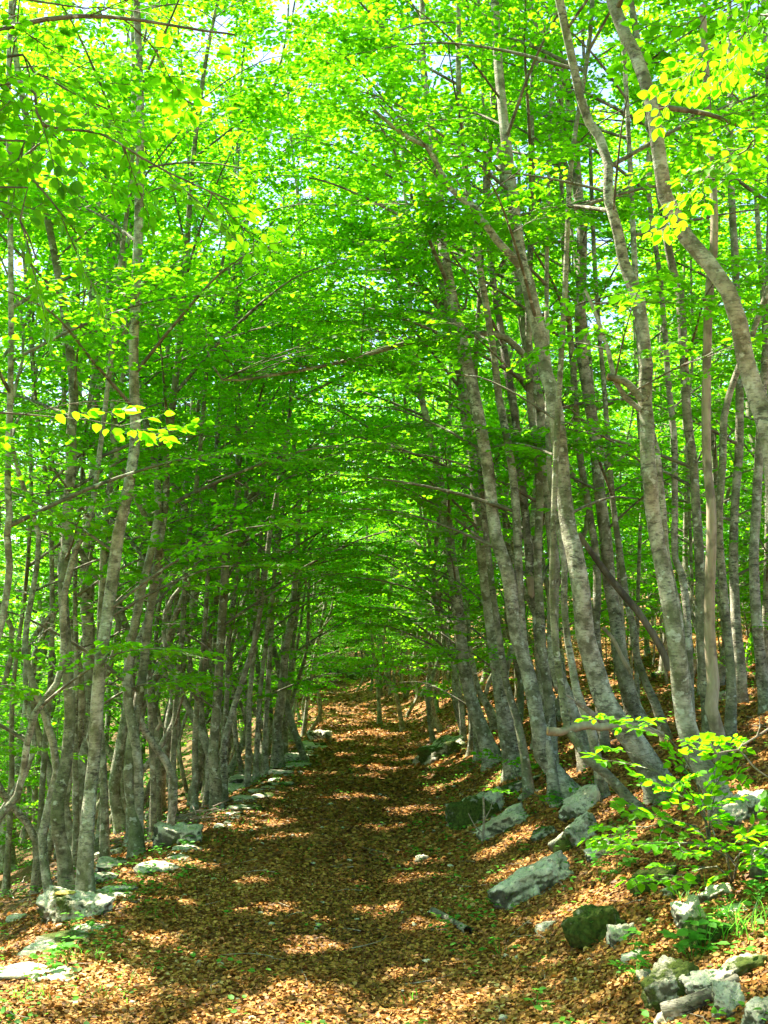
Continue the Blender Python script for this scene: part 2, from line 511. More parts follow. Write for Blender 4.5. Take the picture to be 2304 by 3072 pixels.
def crown(P, h0, nb, reach, sprays, bias=None, spacing=.20, base_z=0.0, rtop=.02, scale=1.0, low=.0):
    """branches round the upper part of trunk line P (base at P[0])."""
    wood, leaf = Acc(), Acc()
    zs = P[:, 2] - base_z
    Ht = zs[-1]
    az = rng.uniform(0, 6.28)
    for b in range(nb):
        f = ((b + rng.random()) / nb)
        h = h0 + (Ht - h0) * f ** .95
        if rng.random() < low: h = rng.uniform(h0 * .45, h0)
        p = np.array([np.interp(h, zs, P[:, k]) for k in range(3)])
        az += 2.4 + rng.normal(0, .5)
        d = np.array([math.cos(az), math.sin(az), 0])
        if bias is not None:
            d = d + bias * rng.uniform(.1, 1.1); d[2] = 0
            d /= np.linalg.norm(d) + 1e-6
        ff = (h - h0) / (Ht - h0)
        L = reach * (1.05 - .62 * max(0, ff) ** 1.6) * rng.uniform(.6, 1.15) * (.75 if ff < 0 else 1)
        rise = rng.uniform(.25, .75) + .45 * max(0, ff)
        bend = rng.normal(0, .25)
        perp = np.array([-d[1], d[0], 0])
        pts = [p, p + d * L * .33 + np.array([0, 0, L * .33 * rise]) + perp * bend * .1 * L,
               p + d * L * .68 + np.array([0, 0, L * (.33 * rise + .25 * rise)]) + perp * bend * .3 * L,
               p + d * L + np.array([0, 0, L * (.33 * rise + .30 * rise)]) + perp * bend * .35 * L]
        branch(wood, leaf, pts, max(.006, .011 * L * (1 - .4 * ff)), sprays, spacing=spacing, bare=.22, scale=scale)
    # leader
    top = P[-1]
    branch(wood, leaf, [top, top + np.array([rng.normal(0, .1), rng.normal(0, .1), .5]), top + np.array([rng.normal(0, .2), rng.normal(0, .2), .9])],
           rtop * .8, sprays, spacing=.12, bare=0, scale=scale)
    return wood, leaf

# ------------------------------------------------------------------ ground and path
def axis(lo, hi, fine_lo, fine_hi, step):
    a = list(np.arange(fine_lo, fine_hi, step)); s = step
    while a[-1] < hi: s *= 1.10; a.append(a[-1] + s)
    s = step
    while a[0] > lo: s *= 1.10; a.insert(0, a[0] - s)
    return np.array(a)
gx = axis(-150, 150, -7, 7, .11); gy = axis(-30, 220, 1.5, 18, .11)
GX, GY = np.meshgrid(gx, gy)
GZ = H(GX, GY)
gv = np.stack([GX, GY, GZ], -1).reshape(-1, 3)
nx, ny = len(gx), len(gy)
ii, jj = np.meshgrid(np.arange(nx - 1), np.arange(ny - 1))
q = (jj * nx + ii)
gf = np.stack([q, q + 1, q + nx + 1, q + nx], -1).reshape(-1, 4)
fc = gv[gf].mean(1)
inpath = (np.abs(fc[:, 0] - path_c(fc[:, 1])) < path_h(fc[:, 1]) + .05 * np.sin(fc[:, 1] * 2.3)) & (fc[:, 1] < 62)
def sub(mask, name, m):
    f = gf[mask]; u, inv = np.unique(f, return_inverse=True)
    return tag(build(name, gv[u], inv.reshape(f.shape), m), kind='structure')
sub(~inpath, 'ground', 'ground')
sub(inpath, 'path', 'path')

def normals(x, y):
    e = .04
    n = np.stack([-(H(x + e, y) - H(x - e, y)) / (2 * e), -(H(x, y + e) - H(x, y - e)) / (2 * e), np.ones_like(x)], -1)
    return n / np.linalg.norm(n, axis=1)[:, None]

# fallen leaves
xs, ys, ss = [], [], []
for y0, y1, dens, sz in ((2.6, 6, 4200, .031), (6, 10, 2500, .036), (10, 16, 800, .050), (16, 28, 230, .075), (28, 48, 60, .11)):
    a = .39; area = a * (y1 ** 2 - y0 ** 2) + 1.5 * (y1 - y0)
    n = int(area * dens)
    y = np.sqrt(rng.uniform(y0 ** 2, y1 ** 2, n)); x = rng.uniform(-1, 1, n) * (a * y + .6)
    keep = x > path_c(y) - path_h(y) - .5 - 2.5 * rng.random(n) ** 2
    xs.append(x[keep]); ys.append(y[keep]); ss.append(sz * rng.uniform(.6, 1.25, keep.sum()))
x = np.concatenate(xs); y = np.concatenate(ys); s = np.concatenate(ss); n = len(x)
nm = normals(x, y)
a = rng.uniform(0, 6.283, n)
dv = np.stack([np.cos(a), np.sin(a), np.zeros(n)], -1) + rng.normal(0, .12, (n, 3)) * np.array([0, 0, 1])
dv -= nm * (dv * nm).sum(1)[:, None] * .9
V, F, r = place_leaves(np.stack([x, y, H(x, y) + rng.uniform(.002, .022, n)], -1), dv, nm + rng.normal(0, .45, (n, 3)), s)
V = V.reshape(n, 6, 3); cu = rng.uniform(-.25, .75, n)[:, None] * s[:, None]
V[:, [1, 2, 4, 5], :] += (cu[..., None] * .35) * nm[:, None, :]
V[:, 3, :] += nm * (rng.uniform(-.05, .35, n) * s)[:, None]
patch = .5 + .5 * np.sin(1.9 * x + 1.1 * y) * np.sin(1.3 * y - .8 * x + .6)
rr_ = np.clip(rng.random(n) * .8 + .2 * patch, 0, 1)
tag(build('leaf_litter', V.reshape(-1, 3), F, 'litter', rnd=np.repeat(rr_, 6)), 'carpet of dead brown beech leaves over the path and banks', 'leaf litter', kind='stuff')

# ------------------------------------------------------------------ holes cut in the canopy for sun flecks
# columns slanting towards the sun, cleared of leaves so sun flecks land below
GX0, GY0, GS = -14.0, -6.0, .04
GAP = np.zeros((int(24 / GS), int(46 / GS)), bool)
def gap_blob(x, y, rx, ry, a=0.0):
    R_ = max(rx, ry) * 1.5
    i0, i1 = max(0, int((x - R_ - GX0) / GS)), min(GAP.shape[0], int((x + R_ - GX0) / GS) + 1)
    j0, j1 = max(0, int((y - R_ - GY0) / GS)), min(GAP.shape[1], int((y + R_ - GY0) / GS) + 1)
    if i1 <= i0 or j1 <= j0: return
    X, Y_ = np.meshgrid(GX0 + (np.arange(i0, i1) + .5) * GS - x, GY0 + (np.arange(j0, j1) + .5) * GS - y, indexing='ij')
    th = np.arctan2(Y_, X)
    k = 1 + .28 * np.sin(3 * th + x * 9) + .18 * np.sin(5 * th + y * 7)
    GAP[i0:i1, j0:j1] |= ((X * math.cos(a) + Y_ * math.sin(a)) / rx) ** 2 + ((-X * math.sin(a) + Y_ * math.cos(a)) / ry) ** 2 < k * k
for k_ in range(2500):
    a_ = rng.uniform(.07, .30)
    gx_, gy_ = rng.uniform(-14, 10), rng.uniform(-6, 40)
    on_path = abs(gx_ - float(path_c(gy_))) < 1.7 and gy_ < 26
    if on_path and k_ % 7 > 1: continue
    if not on_path: a_ *= 1.18
    gap_blob(gx_, gy_, a_, a_ * rng.uniform(.5, 1.1), rng.uniform(0, 3.1))
for u, v, w in ((150, 2110, 240), (60, 2085, 150), (70, 2150, 90), (480, 1780, 200), (590, 1965, 100), (370, 1868, 130), (310, 1905, 90), (760, 1720, 100), (830, 1790, 80), (915, 2000, 90),
                (650, 2140, 120), (550, 1757, 110), (800, 1585, 120), (700, 1530, 110), (870, 2105, 60), (350, 2030, 80), (540, 1905, 60), (830, 1660, 90), (1115, 1878, 110), (1240, 1800, 50),
                (860, 2195, 90), (820, 1970, 90), (905, 1752, 80), (960, 1700, 90), (1290, 1765, 70), (1240, 1560, 50), (370, 1775, 70), (160, 1975, 60), (720, 1600, 60), (640, 1640, 70), (780, 1480, 60),
                (400, 1950, 60), (1000, 1640, 60), (1350, 2120, 60), (1180, 2080, 50), (1600, 1720, 110), (880, 1640, 60), (690, 1990, 50), (1440, 1960, 60), (300, 1790, 60), (230, 1860, 50)):
    p_ = at_ground(u * 1.3888, v * 1.3888); r_ = w * .62 * 1.3888 * p_[1] / FPX
    gap_blob(p_[0], p_[1], r_, r_ * .8, 0)  # cut this hole where a sun fleck should land
SX, SY = SUN_DIR.x / SUN_DIR.z, SUN_DIR.y / SUN_DIR.z
def in_gap(c):
    zg = H(c[:, 0] - SX * 4, c[:, 1] - SY * 4)
    for _ in range(2):
        t = c[:, 2] - zg; x = c[:, 0] - SX * t; y = c[:, 1] - SY * t; zg = H(x, y)
    i = ((x - GX0) / GS).astype(int); j = ((y - GY0) / GS).astype(int)
    ok = (i >= 0) & (j >= 0) & (i < GAP.shape[0]) & (j < GAP.shape[1])
    out = np.zeros(len(c), bool); out[ok] = GAP[i[ok], j[ok]]
    return out
def too_near(c, lim):
    """twigs that would hang right in the walker's face"""
    return (c[:, 1] > -.5) & (c[:, 1] < lim) & (np.abs(c[:, 0]) < .42 * c[:, 1] + .25) & (c[:, 2] < 1.9 + .74 * c[:, 1])
def thin(V, F, r):
    """drop the leaves (six corners each) that would stand in a gap"""
    L = V.reshape(-1, 6, 3); keep = ~(in_gap(L.mean(1)) | too_near(L.mean(1), 4.3)); n = keep.sum()
    return L[keep].reshape(-1, 3), (LEAF_F[None] + (np.arange(n) * 6)[:, None, None]).reshape(-1, 4), r.reshape(-1, 6)[keep].ravel()

# ------------------------------------------------------------------ beeches traced one by one
def trunk_tube(P, r_lo, r_hi, sides=14, flare=.55, lump=.035):
    n = len(P)
    zs = np.linspace(0, 1, n)
    return tube(P, r_lo + (r_hi - r_lo) * zs, sides, lump, flare, rng.uniform(0, 6))

CULL[0] = True
TREES = []     # ground positions already taken

def hero(label, px, w0, w1, Y=None, top=None, limbs=(), nb=30, reach=1.9, h0=2.9, bark='bark', name='beech_tree', total=10.5, low=.10,
         spacing=.225, leafy=True, group=None, extra=None, cat='tree', flare=.95, bias=.6):
    base = at_ground(*px[-1]) if Y is None else None
    if Y is None:
        Y = base[1]
        pts = [at_plane(u, v, Y) for u, v in px[::-1]]
        pts[0] = base - np.array([0, 0, .10])
    else:
        pts = [at_plane(u, v, Y) for u, v in px[::-1]]
        if pts[0][2] > h1(pts[0][0], Y) - .05:
            d = pts[0] - pts[1]; d = d / (abs(d[2]) + 1e-6)
            x = pts[0][0] + d[0] * .3
            pts.insert(0, np.array([x, Y, h1(x, Y) - .10]))
        base = np.array([pts[0][0], Y, h1(pts[0][0], Y)])
    ph = rng.uniform(0, 6)
    for k, p in enumerate(pts[1:]):
        p[1] += .05 * math.sin(ph + k * 1.3)
    ntr = len(pts)
    # carry the stem on above what the photograph shows
    if total:
        while pts[-1][2] - base[2] < total:
            d = pts[-1] - pts[-2]; d = d / np.linalg.norm(d)
            d = d * .75 + np.array([rng.normal(0, .07), rng.normal(0, .07), .32]); d /= np.linalg.norm(d)
            pts.append(pts[-1] + d * 1.1)
    P, tt = resample(pts, .14)
    r0 = .94 * w0 / 2 * Y / FPX; r1 = .92 * w1 / 2 * Y / FPX
    rad = np.where(tt < ntr - 1, r0 + (r1 - r0) * tt / max(1, ntr - 1), 0)
    up = tt >= ntr - 1
    if up.any():
        k = np.linspace(0, 1, up.sum()); rad[up] = r1 + (.012 - r1) * k if total else r1
    root = empty(name, tuple(base), label, cat, group)
    V, F = tube(P - base, rad, 14, .035, flare, ph)
    build('trunk', V, F, bark, root)
    wood, leaf = Acc(), Acc()
    if leafy:
        if px[-1][0] < 900: nb = int(nb * .95)
        if Y > 10.5 and abs(base[0] - path_c(Y)) < 3: reach *= 1.2; bias = 1.3; nb = int(nb * .92); h0 = min(h0, 2.6)
        if px[-1][0] > 1400 and Y < 12: h0 += 1.7; low = .14; nb = int(nb * .75)
        side = np.array([path_c(Y) - base[0], 0, 0]); side = side / (abs(side[0]) + 1e-6) * bias
        wood, leaf = crown(P, h0, nb, reach, SPR if Y < 16 else SPR_FAR, side, spacing if Y < 16 else spacing * 1.5, base[2], low=low)
    for lb in limbs:
        lp, lw0, lw1 = lb[:3]; Yl = Y
        dy = lb[3] if len(lb) > 3 else 0.0
        q = [at_plane(u, v, Yl + dy * i / (len(lp) - 1)) for i, (u, v) in enumerate(lp)]
        Q, _ = resample(q, .12)
        V, F = tube(Q - base, np.linspace(lw0 / 2 * Yl / FPX, lw1 / 2 * Yl / FPX, len(Q)), 9, .04, 0, rng.uniform(0, 6))
        build('limb', V, F, bark, root)
        if leafy and not (len(lb) > 4 and lb[4] == 'bare'):
            Lq = np.linalg.norm(np.diff(Q, axis=0), axis=1).sum()
            for _ in range(int(Lq / .22)):
                f = rng.uniform(.25, 1); p = Q[int(f * (len(Q) - 1))]
                aa = rng.uniform(0, 6.28); L = rng.uniform(.5, 1.3)
                d = np.array([math.cos(aa), math.sin(aa), rng.uniform(0, .5)])
                branch(wood, leaf, [p, p + d * L * .5, p + d * L * np.array([1, 1, .8])], .008, SPR, .2, .2)
    if extra: extra(root, base, Y)
    if leaf.n:
        V, F = wood.get(); build('branches', V - base, F, 'twig', root)
        V, F = leaf.get(); V, F, r_ = thin(V, F, leaf.rnd()); build('crown', V - base, F, 'leaf', root, rnd=r_)
    TREES.append((base[0], base[1]))
    return root

def peel(root, base, Y):
    q = [at_plane(1590, 1712, Y - .06), at_plane(1592, 1750, Y - .065), at_plane(1597, 1795, Y - .06)]
    Q, _ = resample(q, .05)
    V, F = tube(Q - base, np.array([.006] + [.045] * (len(Q) - 2) + [.006]), 10, .03)
    build('peeled_patch', V, F, 'bare', root)

def stub(px, w, Ydef):
    def f(root, base, Y):
        q = [at_plane(u, v, Y - .05) for u, v in px]
        Q, _ = resample(q, .05); rr = w / 2 * Y / FPX
        V, F = tube(Q - base, np.full(len(Q), rr), 10, .04)
        o = build('cut_limb', V, F, 'bark', root)
        d = Q[-1] - Q[-2]; d /= np.linalg.norm(d)
        V, F = tube(np.array([Q[-1] - d * .01 - base, Q[-1] + d * .001 - base, Q[-1] + d * .006 - base]), [rr * 1.01, rr * .99, .002], 10)
        build('cut_face', V, F, 'cut', o)
    return f

# right bank, from the path outwards
hero('slim pale beech leaning over the path, first big stem on the right bank', [(1262,1180),(1300,1350),(1335,1500),(1345,1560),(1352,1650),(1365,1760),(1385,1940),(1410,2080),(1450,2200),(1490,2290)], 46, 20, nb=26)
hero('thin sunlit beech stem just behind the first big stem on the right bank', [(1350,1600),(1372,1740),(1385,1830),(1410,1950),(1435,2070),(1470,2130),(1492,2190)], 22, 14, nb=18, total=9, reach=1.5)
hero('stout forked beech with a sunlit upper trunk and crossing limbs, near the path', [(1345,925),(1365,1010),(1385,1130),(1400,1250),(1415,1350),(1430,1475),(1440,1600),(1447,1650),(1470,1800),(1482,1900),(1495,2000),(1507,2100),(1522,2200),(1545,2290),(1562,2325)], 54, 34, nb=26,
     limbs=[([(1350,945),(1330,935),(1280,880),(1225,845),(1195,825),(1120,765)],22,9),([(1290,890),(1262,850),(1235,820),(1180,755)],14,7),([(1352,940),(1395,925),(1402,880),(1395,830)],12,6)])
hero('tall straight beech touching the forked one, its foot curving right onto the bank', [(1395,1060),(1415,1150),(1430,1225),(1450,1325),(1465,1400),(1480,1550),(1490,1625),(1520,1715),(1535,1800),(1550,1900),(1580,2000),(1600,2100),(1615,2200),(1622,2260),(1675,2330),(1728,2378)], 44, 40, nb=26)
hero('grey beech pole half hidden behind the peeling dark stem', [(1470,1000),(1480,1050),(1500,1200),(1520,1300),(1540,1450),(1550,1600),(1560,1800),(1575,1950),(1600,2100),(1640,2230)], 30, 24, nb=18, Y=10.6)
hero('dark cracked beech stem with one peeled tan patch', [(1510,1020),(1520,1100),(1535,1200),(1550,1300),(1560,1400),(1575,1525),(1580,1600),(1585,1650),(1592,1750),(1610,1825),(1615,1900),(1640,2000),(1690,2080),(1740,2170),(1765,2290)], 32, 24, bark='bark_dark', nb=16, extra=peel)
hero('mottled beech whose long pale limb arches across the whole path', [(1590,1080),(1600,1150),(1620,1225),(1623,1325),(1635,1425),(1650,1525),(1652,1600),(1662,1700),(1660,1800),(1660,1900),(1665,2000),(1680,2050),(1725,2150),(1772,2296)], 40, 32, nb=22,
     limbs=[([(1612,1108),(1580,1075),(1520,1015),(1450,1000),(1380,1012),(1300,1015),(1222,1028),(1130,1055),(1083,1070),(972,1097),(860,1118),(722,1140),(667,1139),(640,1100),(622,1050),(618,972)],21,5,-.8)])
hero('thickest beech of the right bank, forking high above a broken limb near its foot', [(1565,800),(1580,850),(1600,930),(1625,1020),(1640,1120),(1655,1175),(1665,1250),(1680,1350),(1695,1475),(1710,1600),(1720,1650),(1740,1775),(1755,1900),(1785,2000),(1815,2100),(1845,2160),(1900,2225),(1950,2300),(2005,2380)], 66, 42, nb=28, bark='bark',
     limbs=[([(1572,815),(1550,785),(1490,720),(1425,630),(1350,565),(1310,490),(1280,440),(1220,410),(1180,380),(1120,330)],28,10,-.5),([(1312,495),(1290,430),(1270,360),(1255,290)],14,8),([(1470,700),(1440,630),(1400,590),(1370,540)],14,6)])
hero('smooth straight beech right of the thickest stem, with a narrow second limb high up', [(1590,20),(1630,90),(1650,170),(1690,220),(1717,350),(1735,550),(1745,700),(1740,900),(1742,1025),(1765,1175),(1785,1300),(1795,1450),(1800,1500),(1820,1650),(1830,1750),(1850,1850),(1855,1950),(1870,2025),(1900,2125),(1930,2185)], 44, 30, nb=28,
     limbs=[([(1728,590),(1725,565),(1695,490),(1680,410),(1675,290),(1620,215),(1590,135),(1550,60)],17,9,-.3),([(1738,730),(1690,725),(1560,735),(1450,755),(1350,780),(1230,805),(1100,810)],12,4,-.6)])
hero('pale beech with a sawn limb stub and a thin limb beside it', [(1740,300),(1770,360),(1800,400),(1825,500),(1819,600),(1854,700),(1874,775),(1899,850),(1914,900),(1924,1000),(1939,1100),(1939,1200),(1944,1275),(1939,1375),(1949,1475),(1954,1500),(1979,1625),(1999,1750),(2014,1875),(2029,1975),(2044,2075),(2064,2175),(2089,2275),(2134,2350),(2190,2432)], 60, 30, nb=28,
     limbs=[([(1922,1230),(1914,1225),(1874,1190),(1844,1140),(1824,1050),(1799,975),(1774,910),(1755,870)],19,9)], extra=stub([(1925,1200),(1904,1172),(1870,1142),(1822,1130)],22,0))
hero('narrow beech pressed against the right side of the stubbed pale one', [(1935,1200),(1949,1275),(1964,1350),(1984,1500),(1999,1650),(2019,1750),(2034,1850),(2039,1950),(2060,2060)], 28, 22, Y=9.4, nb=14)
hero('big beech leaning in from the right edge up to the top of the picture', [(1847,0),(1903,153),(1944,305),(1972,458),(2000,583),(2064,700),(2124,790),(2174,880),(2214,975),(2244,1075),(2274,1175),(2294,1275),(2308,1375),(2325,1500),(2360,1800),(2400,2100),(2440,2500)], 66, 44, Y=5.6, nb=12, total=8.5)
hero('dead barkless tan snag standing upright among the right hand beeches', [(2105,20),(2122,200),(2132,400),(2139,600),(2136,750),(2126,900),(2124,1200),(2124,1400),(2129,1500),(2129,1650),(2129,1800),(2137,1950),(2142,2050),(2129,2125),(2149,2200),(2164,2280)], 40, 22, bark='bare', name='dead_snag', total=0, leafy=False, cat='dead tree', flare=.25)
hero('sunlit slender beech between the pale stubbed beech and the dead snag', [(1985,850),(2004,1150),(2019,1325),(2024,1500),(2029,1675),(2049,1725),(2059,1850),(2062,1990)], 26, 18, Y=11, nb=16)
hero('grey green beech rising straight just left of the dead snag', [(1940,350),(1979,600),(2009,750),(2034,850),(2039,875),(2049,1100),(2059,1250),(2084,1400),(2094,1550),(2099,1700),(2099,1900),(2118,2100)], 32, 26, Y=10, nb=18, bark='bark_green_shade')
hero('bright wavy sapling stem seen in the gap left of the snag', [(2060,1300),(2074,1650),(2079,1770),(2072,1830),(2092,1900),(2096,1960)], 15, 10, Y=14, nb=12, total=8)
hero('dark bent beech immediately right of the dead snag', [(2240,1040),(2225,1080),(2194,1175),(2174,1250),(2164,1400),(2154,1525),(2159,1600),(2169,1700),(2184,1900),(2189,2050),(2188,2240)], 28, 20, nb=16, bark='bark_green_shade')
hero('straight mottled beech second from the right edge with sun on its foot', [(2195,500),(2205,800),(2214,1100),(2216,1350),(2209,1500),(2204,1675),(2207,1890),(2215,2000)], 32, 24, Y=12, nb=16)
hero('curving beech with a flared sunlit foot at the right edge', [(2300,900),(2290,1150),(2284,1300),(2274,1500),(2259,1675),(2264,1850),(2284,2000),(2290,2030)], 34, 26, Y=10.8, nb=16, flare=.9)
hero('thin stem cut by the right edge of the picture', [(2270,600),(2290,1000),(2302,1500),(2298,1900),(2300,2000)], 24, 16, Y=13, nb=12)
hero('grey beech behind the smooth straight one, its foot in shade', [(1740,1350),(1765,1500),(1790,1700),(1785,1900),(1797,2010)], 30, 22, Y=11.8, nb=14, bark='bark_green_shade')
hero('dark stem curving right behind the thickest pair of beeches', [(1840,1500),(1862,1650),(1880,1800),(1895,1875),(1910,1975),(1940,2050),(1968,2110)], 26, 18, Y=11.2, nb=14, bark='bark_green_shade')
hero('thin bright pole standing in the gap left of the stubbed beech', [(1925,1450),(1918,1600),(1915,1775),(1912,2000)], 14, 10, Y=15, nb=10, total=9)
hero('narrow sun streaked stem on the right side of the smooth straight beech', [(1790,1250),(1820,1400),(1840,1525),(1855,1700),(1862,1790),(1875,1960)], 17, 13, Y=12.5, nb=12)
hero('sunlit stem with loose bark low down between the mottled and thickest beeches', [(1650,1400),(1672,1550),(1690,1700),(1690,1800),(1705,1925),(1720,2000),(1728,2070),(1748,2130),(1775,2200)], 27, 18, Y=9.8, nb=14)
hero('stem curving out of the shaded clump behind the horizontal broken limb', [(1655,1700),(1665,1900),(1690,2080),(1705,2190),(1760,2275),(1815,2320)], 28, 20, Y=8.6, nb=12, bark='bark_green_shade')
hero('slim shaded beech behind the twin stems near the path', [(1440,1400),(1468,1700),(1495,1900),(1520,2050),(1550,2150),(1572,2260)], 26, 18, Y=11.5, nb=14, bark='bark_green_shade')
hero('shaded beech behind the gap between the peeling and mottled stems', [(1590,1200),(1612,1350),(1620,1500),(1612,1700),(1625,1950),(1650,2120)], 30, 24, Y=10.8, nb=14, bark='bark_green_shade')
hero('thin dark double curved beech left of the first big right hand stem', [(1225,1080),(1265,1200),(1290,1275),(1305,1400),(1320,1525),(1345,1625),(1368,1800),(1395,1990),(1420,2110)], 17, 12, Y=16, nb=14)
hero('thin beech slanting up left over the far part of the path', [(1190,1240),(1230,1350),(1255,1425),(1275,1550),(1310,1750),(1350,1950),(1380,2090)], 16, 10, Y=19, nb=14)
hero('wavy thin beech at the bend of the path with a hooked foot', [(1270,1600),(1284,1720),(1280,1810),(1277,1900),(1290,2000),(1318,2075),(1345,2085)], 14, 9, Y=24, nb=12)
hero('small stem rooted on the far right verge in front of the dark hollow', [(1180,1700),(1160,1850),(1150,1950),(1165,2040),(1190,2090)], 12, 8, Y=25, nb=10)
hero('small stem in the very middle of the far right verge', [(1100,1700),(1112,1850),(1120,1960),(1135,2080)], 12, 8, Y=27, nb=10)

# left bank, from the picture edge towards the vanishing path
hero('bright white beech low at the left edge, bending over a curved neighbour', [(300,800),(270,1000),(240,1100),(225,1200),(225,1300),(215,1400),(195,1500),(185,1600),(165,1700),(150,1800),(135,1900),(115,2000),(95,2075),(80,2150),(65,2240),(55,2325),(40,2420),(20,2500),(22,2610)], 42, 34, nb=24, h0=3.2)
hero('snaking beech stem swinging out to the left edge near its foot', [(275,1500),(250,1600),(230,1650),(195,1800),(190,1900),(180,2000),(170,2050),(110,2140),(85,2225),(65,2325),(45,2390),(0,2450),(-25,2520)], 24, 18, nb=16, Y=9.4)
hero('grey beech between the white one and the thick double stem', [(222,1150),(218,1300),(215,1400),(200,1500),(195,1650),(192,1750),(198,1850),(200,2000),(205,2150),(195,2300),(178,2400),(180,2500),(190,2565)], 38, 30, nb=20, bark='bark_green_shade', Y=9.9)
hero('straight left half of the thick double beech beside the pale slabs', [(290,1050),(285,1250),(280,1400),(270,1500),(260,1700),(260,1750),(265,1900),(265,2000),(255,2150),(250,2300),(245,2400),(252,2500),(257,2575)], 50, 30, nb=22, bark='bark')
hero('leaning right half of the thick double beech beside the pale slabs', [(402,1050),(402,1250),(400,1350),(390,1450),(372,1550),(355,1600),(335,1725),(320,1850),(310,1950),(295,2100),(285,2225),(275,2300),(266,2420),(262,2560)], 42, 34, nb=22, Y=9.0)
hero('beech with sun patches all along it, left of a kinked pair', [(425,1050),(430,1250),(440,1350),(443,1450),(437,1550),(430,1600),(425,1700),(415,1825),(400,1925),(385,2050),(375,2150),(360,2250),(345,2350),(345,2400),(372,2495)], 32, 24, nb=20)
hero('shaded straight stem of the kinked pair above the twig heap', [(500,1350),(495,1500),(485,1600),(465,1750),(440,1900),(425,2025),(405,2150),(395,2250),(388,2320),(390,2380),(402,2470)], 34, 24, nb=20, bark='bark_green_shade', Y=11.4)
hero('kinked beech with an elbow low on its stem above the twig heap', [(560,1400),(545,1625),(515,1750),(500,1875),(470,2025),(435,2100),(410,2200),(385,2250),(377,2325),(392,2400),(395,2482)], 27, 20, nb=20)
hero('pale tapering beech rooted right behind the big sunlit block', [(690,980),(680,1100),(670,1200),(650,1350),(635,1450),(615,1575),(600,1700),(590,1725),(575,1850),(555,1925),(535,2050),(515,2150),(500,2250),(480,2325),(475,2400),(472,2444)], 34, 24, nb=24, limbs=[([(650,1340),(690,1250),(740,1180),(800,1120)],14,5)])
hero('dark straight beech midway along the left edge of the path', [(715,1250),(715,1400),(710,1500),(700,1550),(685,1600),(675,1750),(660,1950),(650,2100),(640,2250),(648,2340)], 32, 20, nb=20, bark='bark_green_shade', Y=14, limbs=[([(690,1600),(740,1500),(810,1430),(900,1350)],13,5),([(676,1750),(740,1620),(800,1560)],9,4)])
hero('slender beech sloping right over the pale flat slab', [(860,1300),(835,1450),(810,1600),(800,1700),(770,1900),(740,2000),(715,2075),(695,2150),(675,2225),(672,2315)], 22, 14, nb=20, Y=14.6)
hero('thick pale sunlit foot of a beech at the edge of the far path', [(895,1500),(888,1700),(875,1850),(857,1960),(846,2080),(830,2188),(832,2240)], 38, 16, nb=20, Y=18.5, flare=.4)
hero('thin beech with a white sunlit shin where the path bends', [(1010,1650),(985,1770),(955,1917),(939,2004),(922,2100),(914,2176)], 13, 9, nb=14, Y=25)
hero('thin dark beech just left of the white shinned one', [(945,1750),(930,1880),(911,1990),(890,2080),(876,2165)], 14, 9, nb=14, Y=25)
hero('small dark beech on the left verge near the far stones', [(925,1700),(905,1850),(880,2000),(862,2130),(858,2190)], 12, 8, nb=14, Y=22)
hero('slim beech cut by the left edge of the picture at half height', [(30,1050),(20,1325),(22,1450),(35,1550),(25,1600),(25,1700),(18,1750),(5,1870),(-10,1950),(-30,2200)], 24, 20, nb=18, Y=8.5)
hero('leaning sunlit pole behind the leaning half of the double beech', [(330,1100),(345,1300),(335,1450),(315,1600),(305,1750),(298,1900),(300,2150),(315,2350)], 24, 20, Y=12, nb=16)
for lab, px, w, Y in (
    ('slim shaded pole behind the beech with sun patches', [(470,1500),(458,1700),(450,1950),(452,2150),(458,2350)], 18, 13.0),
    ('dark pole just right of the kinked pair', [(590,1450),(560,1650),(545,1900),(530,2100),(520,2330)], 20, 13.2),
    ('dark pole left of the dark straight beech', [(640,1500),(625,1700),(610,1950),(590,2150),(585,2330)], 19, 14.2),
    ('sun dappled pole behind the dark straight beech', [(740,1450),(715,1700),(690,1900),(680,2100),(668,2290)], 17, 15.5),
    ('pole with pale blotches in the thick of the left stand', [(790,1500),(770,1750),(762,1950),(750,2100),(745,2270)], 18, 16.5),
    ('narrow pole leaning right near the edge stones', [(850,1500),(820,1750),(795,1950),(780,2100),(770,2270)], 16, 17.2),
    ('grey pole just before the thick pale foot', [(830,1600),(820,1800),(808,2000),(798,2150),(795,2255)], 18, 18.0),
    ('dark pole just behind the thick pale foot', [(905,1700),(890,1850),(872,2000),(862,2120),(855,2220)], 15, 20.5),
    ('shaded pole between the grey beech and the white one', [(150,1500),(158,1750),(150,2000),(135,2200),(125,2420)], 20, 12.0),
    ('thin pole leaning between the two halves of the double beech', [(240,1500),(228,1750),(232,2000),(222,2250),(225,2440)], 18, 12.4),
    ('dark pole at the far left behind the white beech', [(90,1500),(80,1750),(50,2000),(35,2150),(30,2350)], 17, 12.8)):
    hero(lab, px, w, w * .75, Y=Y, nb=14, total=9.5, bark='bark_green_shade' if 'dark' in lab or 'shaded' in lab else 'bark')  # dark and shaded poles get the darker bark, shade put into their colour

